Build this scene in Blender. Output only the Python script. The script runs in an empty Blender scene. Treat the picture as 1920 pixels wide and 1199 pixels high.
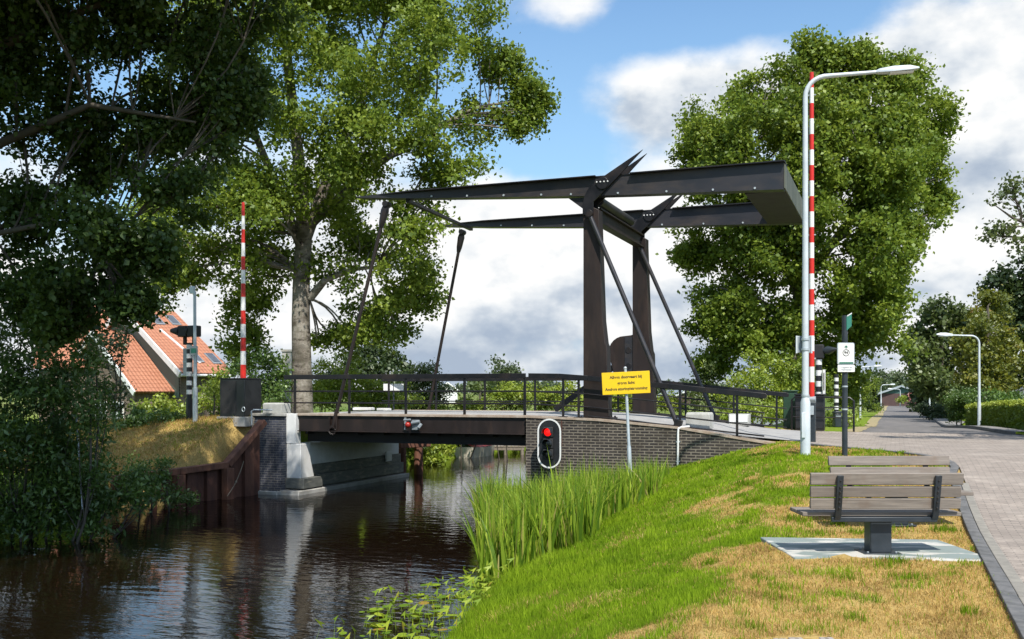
import bpy, math, random
import numpy as np
from mathutils import Vector, Matrix, Euler
random.seed(7)
RNG = np.random.default_rng(11)
SC = bpy.context.scene
COL = SC.collection
PI = math.pi

# ------------------------------------------------------------------ frames
F0 = 1867.0                       # focal length of a 1920 px wide picture, 35 mm lens
CAMZ = 1.7
U = np.array([0.9330, -0.3599]); V = np.array([0.3599, 0.9330])   # along the bridge (to the right), along the canal (away)
O = np.array([0.43, 27.0])
YAW = math.atan2(U[1], U[0])
def bw(s, w):
    return O[0] + U[0]*s + V[0]*w, O[1] + U[1]*s + V[1]*w
def wb(x, y):
    dx, dy = x - O[0], y - O[1]
    return dx*U[0] + dy*U[1], dx*V[0] + dy*V[1]
def s_of(px, w):
    r = (px - 960)/F0
    return (r*(O[1] + V[1]*w) - O[0] - V[0]*w)/(U[0] - r*U[1])
def z_of(px, py, w):
    x, y = bw(s_of(px, w), w)
    return CAMZ - (py - 735)/F0*y
def P(px, py, Y):
    return np.array([(px - 960)/F0*Y, Y, CAMZ - (py - 735)/F0*Y])

# ------------------------------------------------------------------ noise in numpy
def _hash(ix, iy, seed):
    h = (ix*374761393 + iy*668265263 + seed*974711) & 0x7fffffff
    h = ((h ^ (h >> 13))*1274126177) & 0x7fffffff
    return ((h ^ (h >> 16)) & 0xffff)/65535.0
def vnoise(x, y, seed=1):
    x = np.asarray(x, float); y = np.asarray(y, float)
    ix = np.floor(x).astype(np.int64); iy = np.floor(y).astype(np.int64)
    fx = x - ix; fy = y - iy
    fx = fx*fx*(3 - 2*fx); fy = fy*fy*(3 - 2*fy)
    a = _hash(ix, iy, seed); b = _hash(ix+1, iy, seed); c = _hash(ix, iy+1, seed); d = _hash(ix+1, iy+1, seed)
    return (a*(1-fx) + b*fx)*(1-fy) + (c*(1-fx) + d*fx)*fy
def fbm(x, y, seed=1):
    return 0.5*vnoise(x, y, seed) + 0.3*vnoise(x*2.1, y*2.1, seed+5) + 0.2*vnoise(x*4.3, y*4.3, seed+9)
def sm(a, b, x):
    t = np.clip((np.asarray(x, float) - a)/(b - a), 0, 1)
    return t*t*(3 - 2*t)

# ------------------------------------------------------------------ terrain
WATER = -1.32
HS = [-60, -25, -9, 0, 2, 4.1, 5.6, 7.0, 9, 11, 14, 60]
HZ = [0.0, .35, .98, 1.05, .98, .80, .57, .47, .45, .45, .44, .40]
def hroad(s): return np.interp(s, HS, HZ)
def edge_r(w): return np.where(w < 0, np.clip(1.3 - .21*w, 0, 6.4), 1.0)
def crest_r(w): return np.where(w < 0, np.clip(6.7 - .11*w, 0, 7.9), 3.6)
def edge_l(w): return np.where(w < -5, -8.4, np.where(w < -.5, -8.2, np.where(w < 8, -7.9, -8.7)))
def land(s, w):
    s, w = np.broadcast_arrays(np.asarray(s, float), np.asarray(w, float))
    baseR = -.05 + .50*sm(-12.5, -4, w)*(1 - .8*sm(9, 26, w))
    baseL = -.40 + .1*sm(-9, -22, s)
    base = np.where(s > -3, baseR, baseL)
    fall = np.where(s > 0, .02 + 3.0*sm(6.6, 8.6, s), 4.2)
    d = np.maximum(np.maximum(-.12 - w, w - 6.5), 0)
    fall_far = np.where(s > 0, 3.0, 3.5)
    k = 1 - sm(0, 1, d/np.where(w < 0, fall, fall_far))
    L = base*(1 - k) + hroad(s)*k
    er, cr, el = edge_r(w), crest_r(w), edge_l(w)
    t = (s - er)/(cr - er)
    g = np.clip(t, 0, 1); g = g*(1.35 - .35*g)
    zr = np.where(t > 1, L, np.where(t > 0, WATER + (L - WATER)*g, np.maximum(WATER + 1.6*t, -2.4)))
    inside = (w > -.125) & (w < 6.4) & (s >= 0.25)
    zr = np.where(inside, hroad(s) - .05, zr)
    wid = np.where((w > -5) & (w < 7), .35, 1.4)
    off = np.where((w > -5) & (w < 7), .45, 0)
    tl = sm(0, 1, (el - off - s)/wid)
    zl = -2.4 + (L + 2.4)*tl
    z = np.where(s > -3, zr, zl)
    return z
def gz(x, y):
    s, w = wb(x, y); return float(land(s, w))

# ------------------------------------------------------------------ node helper and materials
class NT:
    def __init__(self, tree): self.t = tree; self.n = tree.nodes; self.l = tree.links
    def __call__(self, typ, ins=None, **props):
        nd = self.n.new(typ)
        for k, v in props.items(): setattr(nd, k, v)
        for k, v in (ins or {}).items():
            sock = nd.inputs[k]
            if isinstance(v, bpy.types.NodeSocket): self.l.new(v, sock)
            else: sock.default_value = v
        return nd
    def math(self, op, a, b=None, c=None, clamp=False):
        ins = {0: a}
        if b is not None: ins[1] = b
        if c is not None: ins[2] = c
        return self('ShaderNodeMath', ins, operation=op, use_clamp=clamp).outputs[0]
    def mix(self, f, a, b, blend='MIX'):
        nd = self.n.new('ShaderNodeMix'); nd.data_type = 'RGBA'; nd.blend_type = blend
        for s, v in ((nd.inputs[0], f), (nd.inputs[6], a), (nd.inputs[7], b)):
            if isinstance(v, bpy.types.NodeSocket): self.l.new(v, s)
            else: s.default_value = v if not isinstance(v, tuple) else c4(v)
        return nd.outputs[2]
    def ramp(self, f, stops):
        nd = self.n.new('ShaderNodeValToRGB'); self.l.new(f, nd.inputs[0]); cr = nd.color_ramp
        while len(cr.elements) < len(stops): cr.elements.new(.5)
        for e, (p, c) in zip(cr.elements, stops): e.position = p; e.color = c4(c)
        return nd.outputs[0]
    def noise(self, vec, scale, detail=4, rough=.55, dim='3D'):
        nd = self('ShaderNodeTexNoise', {'Scale': scale, 'Detail': detail, 'Roughness': rough}, noise_dimensions=dim)
        if vec is not None: self.l.new(vec, nd.inputs['Vector'])
        return nd.outputs[0]
def c4(c): return (c[0], c[1], c[2], 1.0) if len(c) == 3 else tuple(c)
def new_mat(name):
    m = bpy.data.materials.new(name); m.use_nodes = True; m.node_tree.nodes.clear()
    N = NT(m.node_tree); out = N('ShaderNodeOutputMaterial')
    return m, N, out
def principled(N, out, base, rough=.6, metal=0.0, spec=.5, bump=None, bstr=.3, bdist=.01, extra=None):
    ins = {'Base Color': base if isinstance(base, bpy.types.NodeSocket) else c4(base), 'Roughness': rough, 'Metallic': metal, 'Specular IOR Level': spec}
    if bump is not None:
        b = N('ShaderNodeBump', {'Height': bump, 'Strength': bstr, 'Distance': bdist}); ins['Normal'] = b.outputs[0]
    if extra: ins.update(extra)
    p = N('ShaderNodeBsdfPrincipled', ins); N.l.new(p.outputs[0], out.inputs[0]); return p
MAT = {}
def simple(key, c1, c2=None, scale=6, rough=.55, metal=0, spec=.5, bstr=.15, stretch=None, contrast=(.35, .65), c3=None, s3=1.3, emit=None):
    """paint, metal, concrete...: two colours mixed by noise, optional large stains c3, faint bump"""
    m, N, out = new_mat(key)
    co = N('ShaderNodeTexCoord').outputs['Object']
    if stretch:
        co = N('ShaderNodeMapping', {'Vector': co, 'Scale': stretch}).outputs[0]
    n = N.noise(co, scale, 6, .6)
    f = N('ShaderNodeMapRange', {0: n, 1: contrast[0], 2: contrast[1]}).outputs[0]
    col = N.mix(f, c1, c2 or tuple(x*.75 for x in c1))
    if c3:
        n3 = N.noise(co, s3, 5, .65)
        f3 = N('ShaderNodeMapRange', {0: n3, 1: .5, 2: .68}).outputs[0]
        col = N.mix(f3, col, c3)
    n2 = N.noise(co, scale*9, 3, .6)
    r = N('ShaderNodeMapRange', {0: n, 1: .3, 2: .7, 3: max(rough-.08, .02), 4: min(rough+.1, 1)}).outputs[0]
    ex = None
    if emit: ex = {'Emission Color': c4(emit[0]), 'Emission Strength': emit[1]}
    principled(N, out, col, r, metal, spec, n2, bstr, .004, ex)
    MAT[key] = m; return m

simple('steel_black', (.007, .007, .009), (.012, .011, .013), 3, .42, 0, .4, .08, c3=(.026, .019, .016))
simple('steel_brown', (.014, .009, .0075), (.020, .013, .0115), 2.5, .5, 0, .4, .12, c3=(.034, .021, .016), stretch=(1, 1, .25), s3=2.2)
simple('steel_side', (.018, .019, .024), (.028, .026, .030), 2, .4, 0, .5, .08, c3=(.050, .040, .036), s3=1.8, stretch=(.4, 1, 1))
simple('deck_edge', (.42, .35, .28), (.30, .22, .16), 5, .8)
simple('gir_dark', (.012, .010, .010), (.02, .017, .015), 3, .7)
simple('weathered_green', (.05, .055, .035), (.12, .13, .10), 2.4, .6, stretch=(1, 1, .3), c3=(.16, .16, .13))
simple('rust', (.115, .045, .028), (.06, .026, .02), 5, .8, bstr=.4, stretch=(1, 1, .35), c3=(.17, .075, .045))
simple('rust_light', (.20, .085, .05), (.10, .042, .028), 6, .8, bstr=.4, stretch=(1, 1, .35))
simple('galv', (.42, .47, .50), (.52, .56, .58), 5, .42, .35, .5, .05)
simple('lamp_grey', (.50, .55, .58), (.60, .64, .66), 3, .4, .1, .5, .04)
simple('white_paint', (.78, .78, .76), (.68, .68, .66), 4, .5, stretch=(1, 1, .4), bstr=.04)
simple('red_paint', (.62, .022, .012), (.52, .02, .012), 5, .42, bstr=.03)
simple('black_paint', (.010, .010, .012), (.018, .018, .02), 4, .4, bstr=.05)
simple('black_matte', (.012, .012, .013), (.02, .02, .02), 4, .7, bstr=.05)
simple('yellow_sign', (.80, .52, .004), (.76, .48, .004), 4, .45, bstr=.02)
simple('ink', (.03, .02, .01), (.04, .03, .02), 5, .6, bstr=.01)
simple('ink_green', (.02, .16, .10), (.02, .13, .08), 5, .6, bstr=.01)
simple('sign_back', (.26, .29, .31), (.32, .35, .37), 4, .4, .3, bstr=.03)
simple('sign_green', (.02, .16, .11), (.03, .2, .14), 4, .45, bstr=.03)
simple('post_dark', (.020, .027, .034), (.03, .037, .045), 5, .4, bstr=.05)
simple('cabinet_green', (.016, .05, .026), (.022, .065, .035), 3, .5, bstr=.05)
simple('concrete', (.44, .43, .40), (.34, .33, .30), 3, .85, bstr=.35, c3=(.27, .25, .21))
simple('concrete_pale', (.78, .77, .74), (.68, .67, .64), 2.2, .8, bstr=.2, c3=(.60, .58, .53))
simple('concrete_wet', (.10, .105, .095), (.17, .17, .15), 3, .6, bstr=.3, stretch=(1, 1, 3), c3=(.30, .28, .22), s3=2.5)
simple('conc_block', (.46, .46, .43), (.36, .36, .33), 5, .85, bstr=.3)
simple('kerb', (.10, .10, .10), (.16, .155, .15), 6, .85, bstr=.5, c3=(.07, .07, .065), s3=4)
simple('kerb_light', (.27, .25, .21), (.20, .185, .16), 6, .85, bstr=.5)
simple('approach', (.38, .37, .35), (.28, .275, .27), 2.2, .85, bstr=.4)
simple('asphalt', (.125, .115, .108), (.17, .155, .145), 1.2, .85, bstr=.5, c3=(.11, .105, .10), s3=.5, stretch=(1, .3, 1))
simple('pavement', (.20, .19, .18), (.26, .24, .22), 5, .85, bstr=.4)
simple('gravel_edge', (.36, .27, .15), (.24, .22, .10), 5, .95, bstr=.5)
simple('bark_dark', (.06, .05, .038), (.10, .085, .065), 6, .9, bstr=.6, stretch=(1, 1, .25))
simple('rope', (.30, .24, .17), (.22, .17, .12), 30, .9)
simple('lens_dark', (.015, .015, .015), (.03, .03, .025), 8, .15, bstr=.02)
simple('lens_red_lit', (.5, .008, .006), (.45, .006, .005), 8, .2, bstr=.02, emit=((1, .01, .008), 1.1))
simple('lens_red', (.38, .03, .018), (.3, .02, .015), 8, .25, bstr=.02)
simple('glass_dark', (.06, .07, .09), (.10, .11, .13), 3, .12, bstr=.01)
simple('timber_green', (.09, .13, .105), (.12, .16, .13), 5, .7, stretch=(6, 6, .5))
simple('barn_wall', (.10, .055, .05), (.08, .05, .045), 3, .8)
simple('barn_gable', (.05, .12, .10), (.07, .15, .12), 4, .7)
simple('boat_hull', (.70, .64, .52), (.6, .54, .43), 4, .5)
simple('red_cover', (.5, .06, .04), (.4, .05, .03), 6, .7)
simple('jetty_wood', (.26, .22, .17), (.18, .15, .12), 8, .9, bstr=.4)
simple('lens_lamp', (.75, .76, .75), (.7, .7, .7), 4, .3, bstr=.01)

def tile_mat():
    m, N, out = new_mat('roof_tile')
    co = N('ShaderNodeTexCoord').outputs['UV']
    n = N.noise(co, 1.1, 4); n2 = N.noise(co, 9, 3)
    col = N.mix(N('ShaderNodeMapRange', {0: n, 1: .3, 2: .7}).outputs[0], (.42, .175, .10), (.34, .13, .075))
    col = N.mix(N('ShaderNodeMapRange', {0: n2, 1: .35, 2: .75}).outputs[0], col, (.49, .23, .14))
    w = N('ShaderNodeTexWave', {'Vector': co, 'Scale': .93, 'Distortion': .6, 'Detail': 1.0}, wave_type='BANDS', bands_direction='Y', wave_profile='SAW')
    col = N.mix(N('ShaderNodeMapRange', {0: w.outputs['Fac'], 1: .75, 2: 1, 3: 0, 4: .55}).outputs[0], col, (.17, .05, .025))
    w2 = N('ShaderNodeTexWave', {'Vector': co, 'Scale': 1.6}, wave_type='BANDS', bands_direction='X')
    h = N.math('ADD', w.outputs['Fac'], w2.outputs['Fac'])
    principled(N, out, col, .75, 0, .3, h, .7, .05); MAT['roof_tile'] = m
tile_mat()
def brick_mat(key, c1, c2, mortar, bwid=.21, bh=.065, msize=.010, plane='xz', rough=.8, stain=(.06, .05, .04), stain_amt=.6, offset=.5, bias=0.0):
    m, N, out = new_mat(key)
    co = N('ShaderNodeTexCoord').outputs['Object']
    sp = N('ShaderNodeSeparateXYZ', {0: co})
    if plane == 'xz': a, b = N.math('ADD', sp.outputs[0], sp.outputs[1]), sp.outputs[2]
    else: a, b = sp.outputs[0], sp.outputs[1]
    wob = N.noise(co, 5.0, 3, .5); wob2 = N.noise(co, 23.0, 2, .5); a = N.math('ADD', a, N.math('MULTIPLY', wob2, .012)); b = N.math('ADD', b, N.math('ADD', N.math('MULTIPLY', wob, .014), N.math('MULTIPLY', wob2, .008)))
    v = N('ShaderNodeCombineXYZ', {0: a, 1: b}).outputs[0]
    br = N('ShaderNodeTexBrick', {'Vector': v, 'Color1': c4(c1), 'Color2': c4(c2), 'Mortar': c4(mortar), 'Scale': 1.0, 'Mortar Size': msize,
           'Mortar Smooth': .3, 'Bias': bias, 'Brick Width': bwid, 'Row Height': bh}, offset=offset)
    n = N.noise(co, 1.1, 6, .65); n2 = N.noise(co, 14, 4, .6)
    col = N.mix(N('ShaderNodeMapRange', {0: n, 1: .46, 2: .72, 3: 0, 4: stain_amt}).outputs[0], br.outputs[0], stain)
    col = N.mix(N('ShaderNodeMapRange', {0: n2, 1: .25, 2: .75, 3: .0, 4: .35}).outputs[0], col, tuple(x*1.5 for x in c2))
    n6 = N.noise(N('ShaderNodeMapping', {'Vector': co, 'Scale': (1, 1, .45), 'Location': (3, 1, 7)}).outputs[0], 2.1, 6, .7)
    col = N.mix(N('ShaderNodeMapRange', {0: n6, 1: .52, 2: .72, 3: 0, 4: .55}).outputs[0], col, tuple(x*1.6 for x in c1))
    h = N.math('SUBTRACT', N.math('MULTIPLY', n2, .35), br.outputs[1])
    principled(N, out, col, rough, 0, .35, h, .6, .008); MAT[key] = m
brick_mat('brick_wall', (.052, .043, .038), (.024, .021, .021), (.25, .215, .17), .24, .075, .015, stain=(.040, .030, .018), stain_amt=.8)
brick_mat('brick_blue', (.06, .066, .088), (.034, .038, .052), (.18, .17, .16), .22, .07, .010, stain=(.02, .02, .022), stain_amt=.5)
brick_mat('brick_house', (.20, .14, .10), (.14, .095, .07), (.3, .27, .23), .22, .07, .010)
brick_mat('clinker', (.33, .28, .235), (.225, .19, .162), (.14, .122, .105), .20, .068, .008, plane='xy', stain=(.40, .35, .30), stain_amt=.5, rough=.85)
brick_mat('clinker_patch', (.34, .30, .27), (.25, .22, .20), (.13, .12, .09), .21, .105, .014, plane='xy', stain=(.2, .17, .1), stain_amt=.5)

def wood_mat():
    m, N, out = new_mat('bench_wood')
    co = N('ShaderNodeTexCoord').outputs['Object']
    v = N('ShaderNodeMapping', {'Vector': co, 'Scale': (1.2, 14, 14)}).outputs[0]
    n = N.noise(v, 2.0, 7, .65); n2 = N.noise(co, 3.5, 4, .6); v3 = N('ShaderNodeMapping', {'Vector': co, 'Scale': (.8, 30, 30)}).outputs[0]
    n3 = N.noise(v3, 3, 3)
    col = N.mix(N('ShaderNodeMapRange', {0: n, 1: .3, 2: .7}).outputs[0], (.16, .138, .118), (.31, .268, .228))
    col = N.mix(N('ShaderNodeMapRange', {0: n2, 1: .5, 2: .75, 3: 0, 4: .6}).outputs[0], col, (.17, .11, .075))
    col = N.mix(N('ShaderNodeMapRange', {0: n3, 1: .55, 2: .75, 3: 0, 4: .5}).outputs[0], col, (.10, .08, .065))
    rn = N('ShaderNodeObjectInfo').outputs['Random']
    col = N.mix(N('ShaderNodeMapRange', {0: rn, 1: 0, 2: 1, 3: 0, 4: .6}).outputs[0], col, (.15, .125, .105))
    principled(N, out, col, .75, 0, .3, n3, .5, .004); MAT['bench_wood'] = m
wood_mat()
def bark_mat():
    m, N, out = new_mat('bark_pale')
    co = N('ShaderNodeTexCoord').outputs['Object']
    v = N('ShaderNodeMapping', {'Vector': co, 'Scale': (1, 1, 2.2)}).outputs[0]
    n = N.noise(v, 2.2, 8, .7); n2 = N.noise(N('ShaderNodeMapping', {'Vector': co, 'Scale': (5, 5, 1)}).outputs[0], 3, 5, .7)
    n3 = N.noise(v, 1.1, 3, .5)
    col = N.ramp(n, [(.36, (.055, .045, .036)), (.47, (.23, .20, .165)), (.62, (.36, .33, .28))])
    col = N.mix(N('ShaderNodeMapRange', {0: n3, 1: .5, 2: .62}).outputs[0], col, (.10, .085, .065))
    col = N.mix(N('ShaderNodeMapRange', {0: n2, 1: .52, 2: .7, 3: 0, 4: .7}).outputs[0], col, (.13, .13, .08))
    principled(N, out, col, .9, 0, .2, N.math('ADD', n, n2), .8, .05); MAT['bark_pale'] = m
bark_mat()
def pad_mat():
    m, N, out = new_mat('pad_concrete')
    co = N('ShaderNodeTexCoord').outputs['Object']
    n = N.noise(N('ShaderNodeMapping', {'Vector': co, 'Scale': (1.0, 2.6, 1)}).outputs[0], 1.7, 4, .5); n2 = N.noise(co, 12, 5, .65)
    col = N.mix(N('ShaderNodeMapRange', {0: n, 1: .43, 2: .49}).outputs[0], (.50, .485, .44), (.22, .26, .245))
    col = N.mix(N('ShaderNodeMapRange', {0: n2, 1: .55, 2: .75, 3: 0, 4: .6}).outputs[0], col, (.17, .16, .13))
    principled(N, out, col, .8, 0, .3, n2, .4, .006); MAT['pad_concrete'] = m
pad_mat()
def leaf_mat(key, dark, mid, light, transl=.35, gloss=.06, odd=None):
    m, N, out = new_mat(key)
    a = N('ShaderNodeAttribute', attribute_name='rnd').outputs['Fac']
    st = [(.0, dark), (.5, mid), (.97, light)]
    if odd: st = [(.0, dark), (.45, mid), (.8, light), (.97, odd)]
    col = N.ramp(a, st)
    d = N('ShaderNodeBsdfDiffuse', {'Color': col}).outputs[0]
    tc = N.mix(.5, col, tuple(min(1, x*1.5) for x in light))
    t = N('ShaderNodeBsdfTranslucent', {'Color': tc}).outputs[0]
    g = N('ShaderNodeBsdfGlossy', {'Color': (.8, .85, .75, 1), 'Roughness': .5}).outputs[0]
    x = N('ShaderNodeMixShader', {0: transl, 1: d, 2: t}).outputs[0]
    x = N('ShaderNodeMixShader', {0: gloss, 1: x, 2: g}).outputs[0]
    N.l.new(x, out.inputs[0]); MAT[key] = m
leaf_mat('leaf_poplar', (.052, .092, .011), (.138, .205, .019), (.285, .345, .044), .35, .03)
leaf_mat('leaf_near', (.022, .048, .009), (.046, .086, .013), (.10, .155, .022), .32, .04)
leaf_mat('leaf_shrub', (.03, .068, .010), (.065, .13, .016), (.15, .235, .035), .3, .07)
leaf_mat('leaf_bright', (.11, .18, .014), (.22, .30, .022), (.38, .42, .05))
leaf_mat('leaf_dull', (.045, .075, .020), (.085, .125, .03), (.15, .185, .05))
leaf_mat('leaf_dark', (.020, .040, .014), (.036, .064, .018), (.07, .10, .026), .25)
leaf_mat('leaf_autumn', (.055, .078, .010), (.125, .15, .014), (.22, .22, .02), odd=(.26, .15, .02))
leaf_mat('leaf_far', (.05, .08, .035), (.075, .11, .04), (.11, .14, .055))
leaf_mat('leaf_pink', (.25, .08, .10), (.45, .2, .25), (.6, .2, .06))
leaf_mat('reed_leaf', (.055, .12, .010), (.17, .28, .018), (.36, .46, .045), .35, .02, odd=(.36, .30, .10))
leaf_mat('lily_leaf', (.08, .16, .015), (.20, .30, .022), (.38, .44, .035), .3, .03, odd=(.34, .22, .04))
leaf_mat('rose_red', (.22, .01, .012), (.32, .02, .015), (.4, .03, .02))

def water_mat():
    m, N, out = new_mat('canal_water')
    co = N('ShaderNodeTexCoord').outputs['Object']
    v1 = N('ShaderNodeMapping', {'Vector': co, 'Scale': (.55, 1.5, 1), 'Rotation': (0, 0, .12)}).outputs[0]
    n1 = N.noise(v1, 3.0, 2, .45); n2 = N.noise(v1, 7.5, 2, .5); n5 = N.noise(v1, 17.0, 1, .5); n3 = N.noise(co, .35, 3, .5)
    amt = N('ShaderNodeMapRange', {0: n3, 1: .36, 2: .64, 3: .22, 4: 1.25}).outputs[0]
    h = N.math('ADD', N.math('MULTIPLY', n1, .46), N.math('MULTIPLY', N.math('ADD', N.math('MULTIPLY', n2, .20), N.math('MULTIPLY', n5, .055)), amt))
    n4 = N.noise(co, 1.2, 3)
    col = N.mix(n4, (.006, .0035, .002), (.010, .0055, .0025))
    principled(N, out, col, .03, 0, .5, h, .5, .034, {'IOR': 1.33}); MAT['canal_water'] = m
water_mat()
def ground_mat():
    m, N, out = new_mat('turf_ground')
    a = N('ShaderNodeAttribute', attribute_name='dry').outputs['Fac']
    co = N('ShaderNodeTexCoord').outputs['Object']
    n = N.noise(co, 3.2, 6, .65); n2 = N.noise(co, 26, 4, .65); n3 = N.noise(co, .02, 4, .6)
    f = N.math('ADD', a, N('ShaderNodeMapRange', {0: n, 1: .25, 2: .75, 3: -.28, 4: .28}).outputs[0], clamp=True)
    green = N.mix(N('ShaderNodeMapRange', {0: n2, 1: .3, 2: .7}).outputs[0], (.10, .15, .012), (.19, .27, .02))
    dry = N.mix(N('ShaderNodeMapRange', {0: n2, 1: .3, 2: .7}).outputs[0], (.28, .19, .065), (.52, .37, .135))
    col = N.mix(N('ShaderNodeMapRange', {0: f, 1: .35, 2: .65}).outputs[0], green, dry)
    far = N.mix(N('ShaderNodeMapRange', {0: n3, 1: .4, 2: .6}).outputs[0], (.10, .15, .03), (.17, .19, .06))
    fa = N('ShaderNodeAttribute', attribute_name='farland').outputs['Fac']
    col = N.mix(fa, col, far)
    principled(N, out, col, .95, 0, .1, n2, .8, .03); MAT['turf_ground'] = m
ground_mat()
def grass_mat():
    m, N, out = new_mat('grass_blades')
    a = N('ShaderNodeAttribute', attribute_name='rnd').outputs['Fac']; d_ = N('ShaderNodeAttribute', attribute_name='dry').outputs['Fac']
    g = N.ramp(a, [(0, (.14, .22, .012)), (.5, (.24, .36, .018)), (1, (.36, .48, .04))])
    y = N.ramp(a, [(0, (.34, .22, .07)), (.5, (.58, .40, .14)), (1, (.74, .57, .25))])
    oc = N('ShaderNodeTexCoord').outputs['Object']; q1 = N.noise(oc, 1.7, 5, .65); q2 = N.noise(oc, .9, 4, .6)
    y = N.mix(N('ShaderNodeMapRange', {0: q1, 1: .48, 2: .70, 3: 0, 4: .75}).outputs[0], y, (.20, .125, .05)); g = N.mix(N('ShaderNodeMapRange', {0: q2, 1: .42, 2: .65, 3: 0, 4: .6}).outputs[0], g, (.10, .19, .014))
    col = N.mix(d_, g, y)
    d = N('ShaderNodeBsdfDiffuse', {'Color': col}).outputs[0]; t = N('ShaderNodeBsdfTranslucent', {'Color': col}).outputs[0]
    x = N('ShaderNodeMixShader', {0: .35, 1: d, 2: t}).outputs[0]
    N.l.new(x, out.inputs[0]); MAT['grass_blades'] = m
grass_mat()

# ------------------------------------------------------------------ mesh builder
TB = {}          # thing -> base in its own frame
class MB:
    def __init__(self): self.v = []; self.f = []; self.mi = []; self.cur = 0
    def add(self, vs, fs):
        k = len(self.v); self.v += [tuple(map(float, q)) for q in vs]
        for f in fs: self.f.append(tuple(i + k for i in f)); self.mi.append(self.cur)
        return self
    def box(self, lo, hi):
        x0, y0, z0 = lo; x1, y1, z1 = hi
        return self.add([(x0,y0,z0),(x1,y0,z0),(x1,y1,z0),(x0,y1,z0),(x0,y0,z1),(x1,y0,z1),(x1,y1,z1),(x0,y1,z1)],
                        [(0,3,2,1),(4,5,6,7),(0,1,5,4),(1,2,6,5),(2,3,7,6),(3,0,4,7)])
    def cbox(self, c, d): return self.box([c[i]-d[i]/2 for i in range(3)], [c[i]+d[i]/2 for i in range(3)])
    def beam(self, p0, p1, wid, hgt, up=(0, 0, 1)):
        p0 = Vector(p0); p1 = Vector(p1); d = (p1-p0).normalized(); up = Vector(up)
        r = d.cross(up).normalized(); u = r.cross(d).normalized(); vs = []
        for p in (p0, p1):
            for a, b in ((-1,-1),(1,-1),(1,1),(-1,1)): vs.append(p + r*a*wid/2 + u*b*hgt/2)
        return self.add(vs, [(0,1,2,3),(7,6,5,4),(0,4,5,1),(1,5,6,2),(2,6,7,3),(3,7,4,0)])
    def prism(self, poly, lo, hi, axis='w'):
        n = len(poly)
        def m(a, b, t): return {'w': (a, t, b), 's': (t, a, b), 'z': (a, b, t)}[axis]
        vs = [m(a, b, lo) for a, b in poly] + [m(a, b, hi) for a, b in poly]
        return self.add(vs, [tuple(range(n)), tuple(range(2*n-1, n-1, -1))] + [(i, i+n, (i+1) % n + n, (i+1) % n) for i in range(n)])
    def tube(self, pts, r, n=10, caps=True):
        pts = [Vector(p) for p in pts]
        if not hasattr(r, '__len__'): r = [r]*len(pts)
        vs = []; fs = []; ref = None
        for i, p in enumerate(pts):
            d = (pts[min(i+1, len(pts)-1)] - pts[max(i-1, 0)]).normalized()
            if ref is None: ref = d.orthogonal().normalized()
            ref = (ref - d*ref.dot(d)).normalized(); b = d.cross(ref)
            for k in range(n):
                a = 2*PI*k/n; vs.append(p + (ref*math.cos(a) + b*math.sin(a))*r[i])
        for i in range(len(pts)-1):
            for k in range(n): fs.append((i*n+k, i*n+(k+1) % n, (i+1)*n+(k+1) % n, (i+1)*n+k))
        if caps: fs += [tuple(range(n-1, -1, -1)), tuple(range((len(pts)-1)*n, len(pts)*n))]
        return self.add(vs, fs)
    def ball(self, c, r, n=10, m=6):
        rr = r if hasattr(r, '__len__') else (r, r, r); vs = []; fs = []
        for j in range(m+1):
            t = PI*j/m
            for k in range(n):
                a = 2*PI*k/n; vs.append((c[0]+rr[0]*math.sin(t)*math.cos(a), c[1]+rr[1]*math.sin(t)*math.sin(a), c[2]+rr[2]*math.cos(t)))
        for j in range(m):
            for k in range(n): fs.append((j*n+k, (j+1)*n+k, (j+1)*n+(k+1) % n, j*n+(k+1) % n))
        return self.add(vs, fs)
    def quad(self, *p): return self.add(p, [tuple(range(len(p)))])
    def build(self, name, mats, parent=None, bevel=0, base=None, uv=None, smooth=True):
        me = bpy.data.meshes.new(name)
        b = np.zeros(3)
        if parent is not None: b = TB[parent.name]
        if base is not None: b = np.array(base, float)
        me.from_pydata([(x-b[0], y-b[1], z-b[2]) for x, y, z in self.v], [], self.f)
        mats = mats if isinstance(mats, (list, tuple)) else [mats]
        for q in mats: me.materials.append(MAT[q])
        me.polygons.foreach_set('material_index', self.mi)
        if smooth:
            me.polygons.foreach_set('use_smooth', [True]*len(self.f)); me.set_sharp_from_angle(angle=.7)
        if uv:
            L = me.uv_layers.new(name='UVMap')
            for lp in me.loops:
                co = self.v[lp.vertex_index]; L.data[lp.index].uv = uv(co)
        me.update()
        o = bpy.data.objects.new(name, me); COL.objects.link(o)
        if parent is not None: o.parent = parent; TB[o.name] = b
        if bevel:
            md = o.modifiers.new('bevel', 'BEVEL'); md.width = bevel; md.segments = 2; md.limit_method = 'ANGLE'; md.angle_limit = .6; md.harden_normals = False
        return o
def tagit(o, label=None, cat=None, group=None, kind=None):
    if label: o['label'] = label
    if cat: o['category'] = cat
    if group: o['group'] = group
    if kind: o['kind'] = kind
    return o
def place(o, base, frame, rot=None):
    if frame == 'B':
        x, y = bw(base[0], base[1]); o.location = (x, y, base[2]); o.rotation_euler = (0, 0, YAW)
    else:
        o.location = tuple(map(float, base))
    if rot is not None: o.rotation_euler = rot
def thing(name, label, cat, base, frame='B', group=None, local=False, rot=None):
    o = bpy.data.objects.new(name, None); o.empty_display_size = .3; COL.objects.link(o)
    place(o, base, frame, rot); TB[o.name] = np.zeros(3) if local else np.array(base, float)
    return tagit(o, label, cat, group)
def solo(mb, name, mats, label, cat, base, frame='B', group=None, kind=None, local=False, rot=None, **kw):
    o = mb.build(name, mats, base=(0, 0, 0) if local else base, **kw); place(o, base, frame, rot); TB[o.name] = np.zeros(3) if local else np.array(base, float)
    return tagit(o, label, cat, group, kind)
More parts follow.
